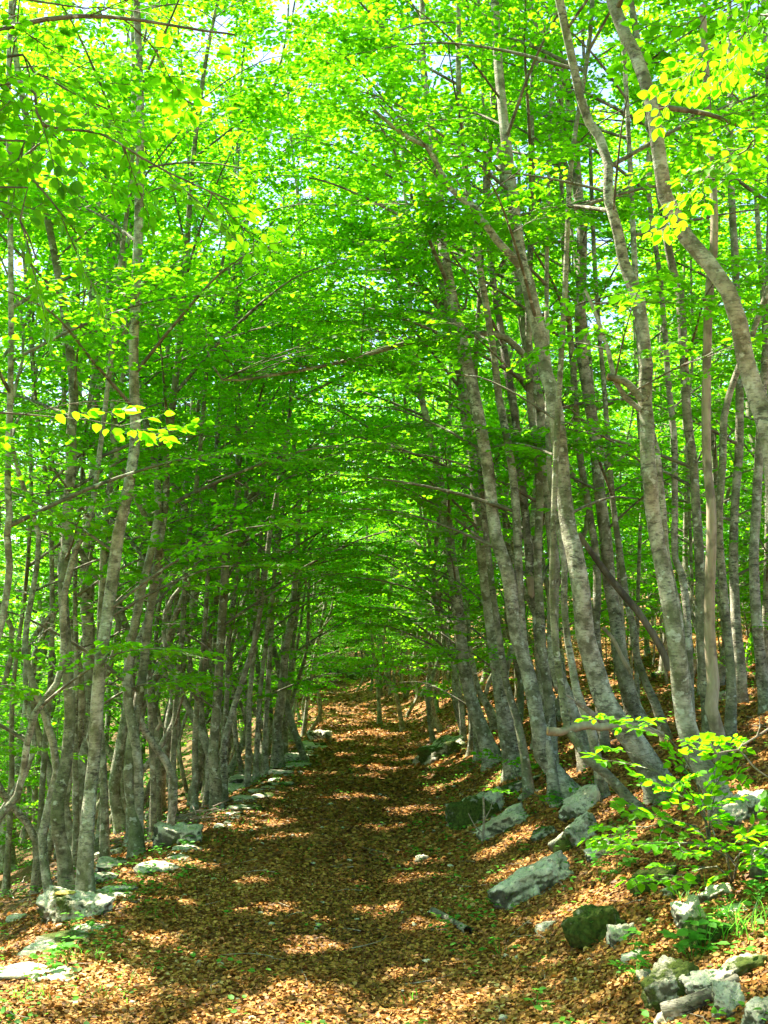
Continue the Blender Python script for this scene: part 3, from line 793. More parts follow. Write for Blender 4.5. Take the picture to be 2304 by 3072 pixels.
# two beeches just outside the picture whose low branches hang into it
def side_tree(x, y, lab, lines, near):
    b = np.array([x, y, h1(x, y)])
    root = empty('beech_tree', tuple(b), lab, 'tree')
    P, _ = resample([b - [0, 0, .1], b + [-.05, .0, 1.6], b + [.05, .05, 3.5], b + [.1, .1, 6], b + [0, .1, 8.5]], .2)
    V, F = trunk_tube(P - b, .07, .02); build('trunk', V, F, 'bark', root)
    wood, leaf = crown(P, 3.3, 32, 2.2, SPR, np.array([-np.sign(x) * .6, 0, 0]), .2, b[2])
    fw, fl = Acc(), Acc()
    for (px, d0, d1, w) in lines:
        n = len(px)
        q = [at_plane(u, v, d0 + (d1 - d0) * i / (n - 1)) for i, (u, v) in enumerate(px)]
        s = np.array([b[0], b[1], q[0][2] - .5 * abs(q[0][0] - b[0])])
        Q, _ = resample([s] + q, .06)
        V, F = tube(Q - b, np.linspace(.012, .003, len(Q)), 6)
        fw.add(V, F)
        k = int(n * 2.2)
        side = 1
        Ls = len(Q)
        for i in range(w):
            f = .25 + .75 * (i + .5) / w
            j = min(Ls - 2, int(f * (Ls - 1))); p = Q[j]; t = Q[j + 1] - Q[j]; t /= np.linalg.norm(t) + 1e-9
            a = side * rng.uniform(.5, 1.1) if i < w - 1 else 0; side = -side
            d = np.array([t[0] * math.cos(a) - t[1] * math.sin(a), t[0] * math.sin(a) + t[1] * math.cos(a), t[2] - rng.uniform(0, .35)])
            Fm = frame(d, np.array([0, 0, 1.]) + rng.normal(0, .35, 3))
            (lv, lf, lr), (wv, wf) = SPR_FINE[rng.integers(len(SPR_FINE))]
            sc = rng.uniform(.8, 1.1)
            fl.add(p + (lv @ Fm) * sc - b, lf, lr)
            fw.add(p + (wv @ Fm) * sc - b, wf)
    V, F = wood.get(); build('branches', V - b, F, 'twig', root)
    V, F = leaf.get(); V, F, r_ = thin(V, F, leaf.rnd()); build('crown', V - b, F, 'leaf', root, rnd=r_)
    V, F = fw.get(); lo = build('low_branch', V, F, 'twig', root)
    V, F = fl.get(); build('leaves', V, F, 'leaf', lo, rnd=fl.rnd())
    TREES.append((x, y))
side_tree(-2.9, 3.5, 'beech past the left edge whose low twigs hang in at upper left',
          [([(-60, 260), (130, 375), (300, 400), (420, 470), (500, 515), (620, 570), (690, 600)], 3.6, 3.8, 15),
           ([(-60, 420), (60, 500), (160, 610), (230, 700)], 3.7, 3.8, 8),
           ([(-60, 180), (100, 215), (240, 290), (330, 330)], 3.9, 4.1, 9),
           ([(-60, 560), (60, 660), (110, 780)], 3.5, 3.6, 6)], True)
side_tree(2.9, 4.1, 'beech just past the right edge with shaded twigs at the upper right corner',
          [([(2380, 60), (2280, 70), (2180, 110), (2110, 170)], 4.3, 4.5, 9),
           ([(2380, -40), (2250, 0), (2180, 60)], 4.2, 4.3, 8),
           ([(2380, 420), (2240, 450), (2150, 510), (2080, 560)], 4.4, 4.8, 8)], True)

# ------------------------------------------------------------------ the rest of the stand, shared copies
CULL[0] = False
PROTO = []
for k in range(9):
    tot = rng.uniform(9, 12)
    pts = [np.array([0, 0, -.25])]; lean = rng.normal(0, .07, 2); hook = rng.normal(0, .35, 2)
    for i in range(1, 13):
        z = tot * i / 12
        pts.append(np.array([lean[0] * z * .5 + .17 * math.sin(i * 1.5 + k) + hook[0] * math.exp(-z), lean[1] * z * .5 + .10 * math.sin(i * 1.4 + 2 * k) + hook[1] * math.exp(-z), z]))
    P, _ = resample(pts, .35)
    r = rng.uniform(.045, .075)
    tv = tube(P, np.linspace(r, .014, len(P)), 9, .04, .9, rng.uniform(0, 6))
    low = k % 3 == 0
    wood, leaf = crown(P, 1.6 if low else 2.6, 32, 2.0, SPR_FAR, None, .38, 0, scale=1.0, low=.08)
    PROTO.append((tv, wood.get(), leaf.get(), leaf.rnd()))

for k in range(3):                               # young beeches, leafy almost to the ground
    tot = rng.uniform(3.2, 4.6)
    P, _ = resample([np.array([0, 0, -.2])] + [np.array([.1 * math.sin(i + k), .1 * math.cos(1.3 * i + k), tot * i / 4]) for i in range(1, 5)], .3)
    tv = tube(P, np.linspace(.028, .008, len(P)), 7, .04, .3, k)
    wood, leaf = crown(P, .5, 20, 1.35, SPR_FAR, None, .30, 0)
    PROTO.append((tv, wood.get(), leaf.get(), leaf.rnd()))
for k in range(6):                               # overtopped poles: crooked bare stems with a thin high crown
    tot = rng.uniform(7.5, 9.5)
    hook = rng.normal(0, .42, 2); wv_ = rng.uniform(.12, .24)
    P, _ = resample([np.array([hook[0], hook[1], -.25])] + [np.array([wv_ * math.sin(1.7 * i + k) + hook[0] * math.exp(-1.3 * tot * i / 11), wv_ * math.cos(1.3 * i + 2 * k) + hook[1] * math.exp(-1.3 * tot * i / 11), tot * i / 11]) for i in range(1, 12)], .25)
    P[0, :2] = P[1, :2]
    tv = tube(P, np.linspace(rng.uniform(.045, .06), .012, len(P)), 9, .05, .5, k)
    wood, leaf = crown(P, 5.0, 8, 1.2, SPR_FAR, None, .36, 0, low=.12)
    PROTO.append((tv, wood.get(), leaf.get(), leaf.rnd()))
proto_objs = []
proto_mesh = {}
PLAN = []
def bgtree(*a, **k): PLAN.append((a, k))
def plant_tree(x, y, k, sc, rz, label, group, lean=(0, 0)):
    z = h1(x, y)
    if k >= len(proto_objs) or proto_objs[k] is None:
        while len(proto_objs) <= k: proto_objs.append(None)
        (tv, wv, lv, lr) = PROTO[k]
        root = empty('young_beech' if 9 <= k <= 11 else 'beech_tree', (x, y, z), label, 'tree', group)
        parts = [build('trunk', tv[0], tv[1], 'bark' if k % 2 else 'bark_green_shade', root),
                 build('branches', wv[0], wv[1], 'twig', root),
                 build('crown', lv[0], lv[1], 'leaf', root, rnd=lr)]
        proto_objs[k] = (root, parts); proto_mesh[k] = parts[2].data; cr = [parts[2]]
    else:
        src, ps = proto_objs[k]
        root = src.copy(); COL.objects.link(root)
        tag(root, label, 'tree', group)
        cr = []
        for p in ps:
            c = p.copy(); COL.objects.link(c); c.parent = root
            if p is ps[2]: c.data = proto_mesh[k]; cr = [c]
    root.location = (x, y, z); root.rotation_euler = (lean[1], lean[0], rz); root.scale = (sc, sc, sc)
    if -13 < x < 9 and y < 36:                 # crowns between sun and path, holes cut along sun rays to let flecks through
        mw = Matrix.LocRotScale(Vector((x, y, z)), Euler((lean[1], lean[0], rz)), Vector((sc, sc, sc)))
        A = np.array(mw); lv, lr = PROTO[k][2], PROTO[k][3]
        L = lv[0].reshape(-1, 6, 3); c = L.mean(1) @ A[:3, :3].T + A[:3, 3]
        keep = ~(in_gap(c) | too_near(c, 6.5)); n = int(keep.sum())
        old = cr[0]
        o = build('crown', L[keep].reshape(-1, 3), (LEAF_F[None] + (np.arange(n) * 6)[:, None, None]).reshape(-1, 4), 'leaf', None, rnd=lr.reshape(-1, 6)[keep].ravel())
        old.data = o.data; bpy.data.objects.remove(o)
    return root

ZONES = [('slim beech deep in the shady left stand below the path', 'beeches down the left slope'),
         ('slim beech deep in the stand above the right bank', 'beeches up the right slope'),
         ('small distant beech where the path bends away', 'beeches round the bend of the path')]
pos = [p for p in TREES]
def free(x, y, d):
    return all((x - a) ** 2 + (y - b) ** 2 > d * d for a, b in pos)
cnt = [0, 0, 0]
tries = 0
while sum(cnt) < 140 and tries < 20000:
    tries += 1
    y = 6.5 + 42 * rng.random() ** 1.15
    x = rng.uniform(-.47, .47) * y + rng.uniform(-1.5, 1.5)
    c, hw = float(path_c(y)), float(path_h(y))
    if abs(x - c) < hw + (.55 if x < c else .75): continue
    if y < 13 and -4.2 < x < c: continue
    if y < 11 and c < x < 4.8: continue
    if not free(x, y, (.50 if y < 22 else 1.0) + .020 * y): continue
    zone = 2 if (y > 26 and abs(x - c) < 5) else (0 if x < c else 1)
    if zone != 2 and cnt[zone] > 92: continue
    cnt[zone] += 1
    pos.append((x, y))
    tow = (1 if x < c else -1) * rng.uniform(.02, .15)
    kk = 12 + int(rng.integers(6)) if x < c and y < 20 and rng.random() < .4 else int(rng.integers(3)) * 3 if y > 19 and abs(x - c) < 4.5 else int(rng.integers(9))
    if rng.random() < .33 and y < 26:             # a second stem from the same stool
        x2, y2 = x + rng.choice([-1, 1]) * rng.uniform(.16, .30), y + rng.uniform(-.15, .15)
        cnt[zone] += 1; pos.append((x2, y2))
        bgtree(x2, y2, 12 + int(rng.integers(6)), rng.uniform(.85, 1.15), rng.uniform(0, 6.28), *ZONES[zone], lean=(tow + rng.uniform(-.07, .07), rng.normal(0, .04)))
    bgtree(x, y, kk, rng.uniform(.78, 1.1), rng.uniform(0, 6.28), *ZONES[zone], lean=(tow, rng.normal(0, .03)))
belt = 0
for _ in range(3000):
    y = rng.uniform(9.8, 23); x = float(path_c(y) - path_h(y)) - rng.uniform(.35, 2.6)
    if not free(x, y, .36): continue
    pos.append((x, y)); belt += 1
    bgtree(x, y, 12 + int(rng.integers(6)), rng.uniform(.62, 1.2), rng.uniform(0, 6.28), *ZONES[0], lean=(rng.uniform(.05, .20), rng.normal(0, .04)))
    if belt >= 32: break
for k in range(62):                              # green undergrowth of young beech between the stems
    for _ in range(40):
        y = rng.uniform(11.5, 28)
        x = rng.uniform(4.2, .42 * y + .5) if k % 2 else -rng.uniform(3.6, .46 * y + 2)
        if free(x, y, .7): break
    else: continue
    pos.append((x, y)); w_ = 'young bushy beech in the background ' + ('of the right bank' if k % 2 else 'down the left slope')
    bgtree(x, y, 9 + int(rng.integers(3)), rng.uniform(.6, 1.0), rng.uniform(0, 6.28), w_, w_.replace('young bushy beech', 'young bushy beeches'))
yz = 0
for _ in range(4000):
    y = 11 + 45 * rng.random(); x = rng.uniform(-.45, .45) * y; c, hw = float(path_c(y)), float(path_h(y))
    if abs(x - c) < hw + 1.1 and y < 36 or not free(x, y, .9) or (-3.6 < x < c and y < 20) or (c < x < 5.5 and y < 20): continue
    yz += 1; pos.append((x, y))
    zone = 'young bushy beech in the background down the left slope' if x < c - 1 else ('young bushy beech in the background of the right bank')
    if abs(x - c) < 2.5: zone = 'young bushy beech closing the end of the path'
    bgtree(x, y, 9 + int(rng.integers(3)), rng.uniform(.8, 1.3), rng.uniform(0, 6.28), zone, zone.replace('young bushy beech', 'young bushy beeches'))
    if yz >= 18: break
for sd_, y0_, y1_, nn in ((1, 15, 43, 40), (-1, 19, 43, 26)):      # the rows that line the far path
    for k in range(nn):
        y = y0_ + (y1_ - y0_) * (k + rng.uniform(.1, .9)) / nn; x = float(path_c(y)) + sd_ * (float(path_h(y)) + rng.uniform(.15, 1.1))
        if not free(x, y, .4): continue
        pos.append((x, y)); bgtree(x, y, 12 + int(rng.integers(6)) if k % 3 == 0 else int(rng.integers(3)) * 3, rng.uniform(.7, .95), rng.uniform(0, 6.28), ZONES[2][0], ZONES[2][1], lean=(-sd_ * rng.uniform(.03, .16), 0))
for k in range(26):
    y = rng.uniform(42.5, 47); x = -5 + 9 * k / 26 + rng.uniform(-.3, .3)
    pos.append((x, y)); bgtree(x, y, 9 + int(rng.integers(3)), rng.uniform(.8, 1.3), rng.uniform(0, 6.28), ZONES[2][0], ZONES[2][1])
for k in range(30):                              # the close-set small trees that shut off the end of the path
    if k < 20: y = rng.uniform(20, 44); x = float(path_c(y)) + (float(path_h(y)) + rng.uniform(.3, 2.6)) * rng.choice([-1, 1, 1])
    else: y = rng.uniform(42, 52); x = rng.uniform(-10, 3)
    if abs(x - path_c(y)) < 1.3 and y < 44 or not free(x, y, .45): continue
    pos.append((x, y)); bgtree(x, y, 9 + int(rng.integers(3)) if k % 5 < 2 else int(rng.integers(3)) * 3, rng.uniform(.75, 1.15), rng.uniform(0, 6.28), ZONES[2][0], ZONES[2][1])
# canopy round the camera, which shades the near path
for (x, y) in ((-3.6, 5.4), (-4.4, 3.4), (-2.9, .6), (-4.9, .9), (-3.4, -1.6), (3.3, 1.2), (2.9, -1.2), (4.3, 4.0), (4.6, 6.6), (-5.6, 6.2), (-6.2, 3.6), (-5.2, 8.4), (-6.9, 8.2), (4.1, -.6), (-.9, -4.0), (1.6, -3.6), (-6.6, 1.3)):
    if free(x, y, .8):
        bgtree(x, y, int(rng.integers(9)), rng.uniform(.85, 1.05), rng.uniform(0, 6.28), 'beech standing beside or behind the viewpoint', 'beeches around the viewpoint')

# the stems that show largest are trees of their own; the rest of the stand is one mass
def rank(p):
    x, y, k, sc = p[0][:4]
    if y < 2 or abs(x) > .36 * y + 1.6: return 0 if not (y < 9) else .001
    return (1.0 if k < 9 or k > 11 else .8) / y
PLAN.sort(key=rank, reverse=True)
NTREE = 300 - len(TREES)
shown = [p for p in PLAN if rank(p) > .01][:NTREE]
ids = {id(p) for p in shown}
for a, k in shown: plant_tree(*a, **k)
rest = [p for p in PLAN if id(p) not in ids]
mv, mf, mm, mr, off = [], [], [], [], 0
for a, kw in rest:
    x, y, k, sc, rz = a[:5]; lean = kw.get('lean', (0, 0))
    A = np.array(Matrix.LocRotScale(Vector((x, y, h1(x, y))), Euler((lean[1], lean[0], rz)), Vector((sc, sc, sc))))
    (tv, tf), (wv, wf), (lv, lf), lr = PROTO[k]
    L = lv.reshape(-1, 6, 3) @ A[:3, :3].T + A[:3, 3]; c = L.mean(1)
    keep = ~(in_gap(c) | too_near(c, 6.5)); n = int(keep.sum())
    for V, F, m, r in ((tv @ A[:3, :3].T + A[:3, 3], tf, 0, np.zeros(len(tv))), (wv @ A[:3, :3].T + A[:3, 3], wf, 1, np.zeros(len(wv))),
                       (L[keep].reshape(-1, 3), (LEAF_F[None] + (np.arange(n) * 6)[:, None, None]).reshape(-1, 4), 2, lr.reshape(-1, 6)[keep].ravel())):
        mv.append(V); mf.append(F + off); mm.append(np.full(len(F), m, np.int32)); mr.append(r); off += len(V)
st = build('woodland', np.concatenate(mv), np.concatenate(mf), 'bark', rnd=np.concatenate(mr))
st.data.materials.append(M['twig']); st.data.materials.append(M['leaf'])
st.data.polygons.foreach_set('material_index', np.concatenate(mm)); st.data.update()
tag(st, 'remaining crowded beeches of the stand, far off or beside the view', 'woodland', kind='stuff')
print('trees apart', len(shown) + len(TREES), 'in the mass', len(rest))

# far wood: one mass beyond the last stems one can tell apart
fv = Acc()
for k in range(190):
    if k < 120: y = rng.uniform(50, 90); x = rng.uniform(-.55, .55) * y
    else:
        y = rng.uniform(18, 58); x = rng.choice([-1, 1]) * (.42 * y + rng.uniform(1.5, 16)); 
    z = h1(x, y)
    (tv, wv, lv, lr) = PROTO[int(rng.integers(9))]
    a = rng.uniform(0, 6.28); ca, sa = math.cos(a), math.sin(a); s = rng.uniform(.95, 1.35)
    Rz = np.array([[ca, sa, 0], [-sa, ca, 0], [0, 0, 1]])
    LV = lv[0].reshape(-1, 6, 3); pick = rng.random(len(LV)) < .36
    L2 = LV[pick]; cc = L2.mean(1, keepdims=True); L2 = cc + (L2 - cc) * 1.8
    nL = len(L2)
    fv.add((L2.reshape(-1, 3) @ Rz) * s + np.array([x, y, z]), (LEAF_F[None] + (np.arange(nL) * 6)[:, None, None]).reshape(-1, 4), np.repeat(rng.random(nL), 6))
V, F = fv.get()
tag(build('forest', V, F, 'leaf', rnd=fv.rnd()), 'far beech wood closing the view behind the stand', 'forest', kind='stuff')

# ------------------------------------------------------------------ rocks
def rock(label, u0, v0, u1, v1, m='rock', name='rock', depth=.8, tilt=0.0, yaw=None, sub=5, flat=None, moss=None, group=None):
    """a limestone block that fills the picture box (u0,v0)-(u1,v1), standing on the ground at its lower edge"""
    if u0 > 1700 and v0 > 2600:
        du, dv_ = (u1 - u0) * .14, (v1 - v0) * .16; u0 -= du; u1 += du; v0 -= dv_
    p = at_ground((u0 + u1) / 2, v1 - (v1 - v0) * .12)
    d = p[1]
    w = (u1 - u0) * d / FPX; hh = (v1 - v0) * d / FPX
    dd = w * depth
    slope_px = dd * .5 * abs(EYE - p[2]) / d      # part of the height that is the top surface in perspective
    hz = max(hh - slope_px * .9, hh * .40)
    bm = bmesh.new()
    bmesh.ops.create_icosphere(bm, subdivisions=sub, radius=1)
    rs = random.Random(hash(label) % 9999 + 3) if False else random.Random(int(u0 * 7 + v0 * 3))
    planes = []
    def jit(x, y, z, j=.22): return Vector((x + rs.gauss(0, j), y + rs.gauss(0, j), z + rs.gauss(0, j))).normalized()
    planes += [(jit(1, 0, .1), .86), (jit(-1, 0, .1), .84), (jit(0, 1, 0), .75), (jit(.1, -1, .1), .70), (jit(0, 0, 1, .12), .58), (Vector((0, 0, -1)), .7)]
    for _ in range(6):
        planes.append((jit(rs.choice((-1, 1)), rs.choice((-1, 1)), rs.choice((-.3, .8)), .35), rs.uniform(.72, 1.0)))
    off = Vector((rs.uniform(0, 50), rs.uniform(0, 50), 0))
    sx = w / max(w, hz); sz = hz / max(w, hz)
    for v in bm.verts:
        dr = v.co.normalized(); r = 1.25
        for n, k in planes:
            c = dr.dot(n)
            if c > .05: r = min(r, k / c)
        q = Vector((dr.x * sx, dr.y * .8, dr.z * sz)) * 1.6
        n1 = mnoise.noise(q * 1.3 + off); n2 = mnoise.noise(q * 3.1 + off); n3 = mnoise.noise(q * 8 + off); n4 = mnoise.noise(q * 19 + off)
        r *= 1 + .24 * n1 + .22 * (.35 - abs(n2)) + .09 * (.3 - abs(n3)) + .035 * n4
        co = dr * r
        u_ = co.z * 4.5 + .9 * n1 + 1.2 * co.x * math.sin(tilt + .3)
        st = (u_ - math.floor(u_)); lay = .07 * (min(1, st * 4) - .5)
        co.x *= 1 + lay; co.y *= 1 + lay
        v.co = Vector((co.x * w * .58, co.y * dd * .66, co.z * hz * .80))
    me = bpy.data.meshes.new(name); bm.to_mesh(me)
    bm.free()
    for pl in me.polygons: pl.use_smooth = True
    me.materials.append(M[m])
    o = bpy.data.objects.new(name, me); COL.objects.link(o)
    zc = p[2] + hz * .03
    o.location = (p[0], p[1] + dd * .25, zc)
    o.rotation_euler = (rs.uniform(-.1, .1), -tilt, 0.0)
    tag(o, label, 'rock' if m != 'moss' else 'mossy rock', group)
    if moss:                                    # a cushion of moss lying over part of the stone
        pv = Acc()
        for (mx, my, mw, mh) in moss:
            bmm = bmesh.new(); bmesh.ops.create_icosphere(bmm, subdivisions=3, radius=1)
            vs = []
            for v in bmm.verts:
                q = v.co * (1 + .22 * mnoise.noise(v.co * 2.5 + off) + .1 * mnoise.noise(v.co * 8 + off))
                vs.append((mx * w + q.x * mw * w, my * dd + q.y * mw * dd, mh * hz + q.z * hz * .28))
            fs = [[v.index for v in f.verts] for f in bmm.faces]; bmm.free()
            pv.add(np.array(vs), np.array(fs))
        V, F = pv.get(); build('moss_cushion', V, F, 'moss', o)
    return o

rock('large white limestone block with mossy dark underside, biggest on the right bank', 1485, 2565, 1720, 2700, 'rock', tilt=.45, depth=.5, moss=[(-.38, -.32, .22, -.30)])
rock('jagged white limestone tooth just above the largest block', 1679, 2440, 1800, 2545, 'rock', tilt=.5, depth=.55, moss=[(-.35, -.2, .30, .1)])
rock('broad layered outcrop under the leaning beech foot, mossy below', 1359, 2345, 1519, 2480, 'rock_moss', tilt=.25, depth=.8, moss=[(.0, -.40, .30, -.35)])
rock('long low pale ledge right of the layered outcrop with a mossy front', 1456, 2412, 1597, 2500, 'rock', tilt=.45, depth=.6, moss=[(.05, -.40, .30, -.2)])
rock('thin pointed slab between two beech feet on the bank', 1706, 2352, 1812, 2442, 'rock', tilt=.65, depth=.5)
rock('small pale slab right of the jagged tooth', 1766, 2516, 1848, 2580, 'rock', tilt=.5, depth=.5)
rock('fist sized stone under the long low ledge', 1505, 2463, 1537, 2493, 'rock', sub=3)
rock('dark mossy outcrop beside the middle of the path', 1270, 2200, 1393, 2285, 'rock_moss', tilt=.2, depth=.9, moss=[(.25, -.2, .32, -.1)])
rock('low grey stone at the path side of the dark mossy outcrop', 1245, 2245, 1320, 2292, 'rock', tilt=.2, depth=.7)
rock('moss covered boulder with a white ridge, low on the bank', 1735, 2705, 1850, 2840, 'rock_moss', tilt=.35, depth=.7, moss=[(.25, -.2, .40, .0)])
rock('rounded pale stone right of the moss covered boulder', 1843, 2760, 1903, 2835, 'rock', depth=.8)
rock('dark green moss mound in the dead leaves', 1908, 2592, 2026, 2672, 'moss', tilt=.35, depth=.8)
rock('upright pale stone left of the lower moss mound', 2047, 2686, 2112, 2797, 'rock', tilt=.3, depth=.6)
rock('lower moss mound beside the upright pale stone', 2085, 2742, 2182, 2842, 'moss', depth=.9)
rock('mossy white rock near the bottom right corner', 1968, 2880, 2092, 3020, 'rock_moss', tilt=.2, depth=.7, moss=[(.15, -.15, .34, .15)])
rock('pale split rock above the grey log in the corner', 2092, 2905, 2196, 2990, 'rock', tilt=.3, depth=.7)
rock('pale rock half under the grey log at the bottom edge', 2163, 2955, 2225, 3050, 'rock', depth=.8)
rock('flat little stone above the lower moss mound', 2178, 2718, 2238, 2745, 'rock', tilt=.2, sub=3)
rock('flat pale stone sunk in leaves right of the pale round one', 1873, 2850, 1925, 2890, 'rock', tilt=.3, sub=3)
rock('low stone sunk in leaves below the largest block', 1609, 2757, 1668, 2792, 'rock', tilt=.2, sub=3)
rock('lone small stone at the right margin of the path', 1247, 2556, 1284, 2588, 'rock', sub=3)
rock('sunlit white boulder at the right edge by the leaning beech foot', 2195, 2350, 2310, 2456, 'rock', depth=.9, moss=None)
rock('grey boulder cut by the right edge at mid bank', 2262, 2500, 2330, 2640, 'rock', depth=.8)
rock('grey stone right of the dead snag foot', 2159, 2056, 2188, 2112, 'rock', sub=3)
rock('small white stone shining between the far stems of the bank', 1888, 2032, 1922, 2056, 'rock', sub=3)
rock('stone cut by the bottom edge right of the path', 1495, 3036, 1522, 3072, 'rock', sub=3)
rock('pale rock in the extreme bottom right corner', 2262, 2990, 2330, 3090, 'rock')
rock('low pale slab above the jagged tooth, half in moss', 1660, 2395, 1712, 2425, 'rock_moss', tilt=.4, sub=3)
rock('flat slab lying left of the pointed slab', 1560, 2365, 1615, 2395, 'rock', tilt=.5, sub=3)
rock('low mossy ledge peeping from the leaves above the lower moss mound', 2010, 2640, 2090, 2680, 'rock_moss', tilt=.4, depth=.6, sub=4)
rock('narrow white ledge between the upright stone and the sapling', 2120, 2655, 2190, 2700, 'rock', tilt=.4, depth=.6, sub=4)
rock('half buried mossy ledge below the slab left of the pointed one', 1600, 2470, 1670, 2520, 'rock_moss', tilt=.45, depth=.6, sub=4)
rock('long mossy rib of rock running up from the layered outcrop', 1500, 2330, 1640, 2365, 'rock_moss', tilt=.3, depth=.5, sub=4)
rock('white crumb of rock left of the mossy white rock', 1925, 2905, 1965, 2940, 'rock', sub=3)
rock('mossy ledge at the right edge above the corner rocks', 2210, 2860, 2300, 2925, 'rock_moss', tilt=.3, depth=.7, sub=4)
rock('pale ledge sunk in leaves left of the grey log end', 1985, 3030, 2040, 3072, 'rock', tilt=.2, depth=.7, sub=4)
# left edge of the path
edge = rock('big cracked block nearest the camera on the left edge with yellow lichen on top', 132, 2648, 305, 2775, 'rock', depth=.7)
rock('flat slab behind the nearest left block', 288, 2578, 390, 2612, 'rock', depth=.8, tilt=-.1)
rock('broken slab leaning against the nearest left block', 250, 2600, 335, 2665, 'rock', depth=.7, tilt=-.15)
rock('tilted slab at the foot of the thick double beech', 243, 2545, 347, 2588, 'rock', depth=.6, tilt=.25)
rock('tall sunlit block in the twig heap on the left edge', 464, 2448, 596, 2548, 'rock', depth=.8)
rock('wide flat slab midway along the left edge', 624, 2343, 749, 2388, 'rock', depth=.9, tilt=.05)
rock('narrow slab just behind the wide flat slab', 690, 2318, 800, 2350, 'rock', depth=.9)
rock('small stone in front of the wide flat slab', 612, 2372, 660, 2402, 'rock', sub=3)
rock('grey edge stone before the far bright one', 853, 2247, 922, 2290, 'rock', depth=.9)
rock('bright sunlit stone at the far end of the left edge', 929, 2176, 992, 2226, 'rock', depth=.9)
rock('low stone between the two far edge stones', 895, 2215, 945, 2250, 'rock', sub=3)
rock('small bright stone by the pale tapering beech', 435, 2428, 459, 2448, 'rock', sub=3)
rock('small grey stone behind the nearest left block', 166, 2606, 203, 2637, 'rock', sub=3)
rock('low stone in the leaves left of the big cracked block', 20, 2735, 70, 2765, 'rock', sub=3)
rock('flat stone in the middle of the path foreground', 645, 2880, 668, 2898, 'rock', sub=3)
rock('pale boulder at the end of the path, left of the others', 948, 1995, 1000, 2034, 'rock', depth=.9)
rock('pale boulder at the end of the path under the slope', 1000, 1978, 1052, 2018, 'rock', depth=.9)
rock('low dark boulder at the end of the path, right of the others', 1045, 2010, 1100, 2040, 'rock_moss', depth=.9)
for k in range(46):                              # rubble along the left edge
    f = k / 46; y_ = 6.7 + 16 * f + rng.uniform(-.2, .2); x_ = float(path_c(y_) - path_h(y_)) - rng.uniform(-.08, .22)
    dd_ = ray(0, 0) * 0 + np.array([x_ / y_, 1, (h1(x_, y_) - EYE) / y_])
    w_ = dd_ @ np.array([0, CP, SP]); u_ = 1152 + FPX * dd_[0] / w_; v_ = 1536 - FPX * (dd_ @ np.array([0, -SP, CP])) / w_
    s_ = rng.uniform(.06, .19) * FPX / y_
    rock('small grey stone of the broken row edging the path on the left', u_ - s_, v_ - s_ * .45, u_ + s_, v_ + s_ * .2, 'rock' if k % 3 else 'rock_moss', sub=3, depth=.9, group='small stones of the left path edge')
# yellow crust on the near block
pb = at_ground(196, 2760)
bm = bmesh.new()
for k in range(3):
    mm = bmesh.ops.create_icosphere(bm, subdivisions=3, radius=.032 + .008 * (k % 2))
    for v in mm['verts']:
        v.co = Vector((v.co.x * 1.2 + k * .04 - .04, v.co.y * .9 + .01 * k, v.co.z * .42)) + Vector((0, 0, .012 * mnoise.noise(v.co * 30)))
me = bpy.data.meshes.new('lichen_crust'); bm.to_mesh(me); bm.free()
for pl in me.polygons: pl.use_smooth = True
me.materials.append(M['yellow'])
lc = bpy.data.objects.new('lichen_crust', me); COL.objects.link(lc)
dg = bpy.context.evaluated_depsgraph_get()
bpy.context.view_layer.update()
hit, nrm, idx = None, None, None
ow = at_plane(196, 2662, edge.location.y)
inv = edge.matrix_world.inverted()
o_l = inv @ Vector((ow[0], edge.location.y, 2.0)); d_l = (inv.to_3x3() @ Vector((0, 0, -1))).normalized()
ok, hp, hn, hi = edge.ray_cast(o_l, d_l)
lc.location = (edge.matrix_world @ hp) if ok else (ow[0], ow[1], ow[2])
lc.parent = edge; lc.matrix_parent_inverse = edge.matrix_world.inverted()

# ------------------------------------------------------------------ dead wood on the ground
def stick(name, label, px, w0, w1, m='deadtwig', lift=0.0, Y=None, twigs=(), group=None, cat=None, ends=None, ground=False, part='twig'):
    if Y is None:
        pts = [at_ground(u, v) + np.array([0, 0, lift]) for u, v in px]
    else:
        ylist = Y if isinstance(Y, (list, tuple)) else [Y] * len(px)
        pts = [at_plane(u, v, yy) for (u, v), yy in zip(px, ylist)]
    b = np.array(pts[0]); d = b[1]
    Q, _ = resample(pts, .05)
    r = np.linspace(w0, w1, len(Q)) / 2 * d / FPX
    if Y is None: Q[:, 2] += r * .7
    V, F = tube(Q - b, r, 12, .13, 0, rng.uniform(0, 6))
    if twigs:
        root = empty(name, tuple(b), label, cat or 'stick', group)
        build('stem', V, F, m, root)
    else:
        root = build(name, V, F, m, None, tuple(b)); tag(root, label, cat or 'stick', group)
    for tp, tw in twigs:
        if Y is None: q = [at_ground(u, v) + np.array([0, 0, lift + .02]) for u, v in tp]
        else: q = [at_plane(u, v, ylist[0]) for u, v in tp]
        Q2, _ = resample(q, .05)
        V, F = tube(Q2 - b, np.linspace(tw, tw * .4, len(Q2)) / 2 * d / FPX, 7, .05)
        build(part, V, F, m, root)
    if ends:
        dd = Q[0] - Q[1]; dd /= np.linalg.norm(dd)
        V, F = tube(np.array([Q[0] - dd * .004, Q[0] + dd * .002, Q[0] + dd * .004]) - b, [r[0] * 1.0, r[0] * .97, .001], 10)
        build('broken_end', V, F, 'cut', root)
    return root

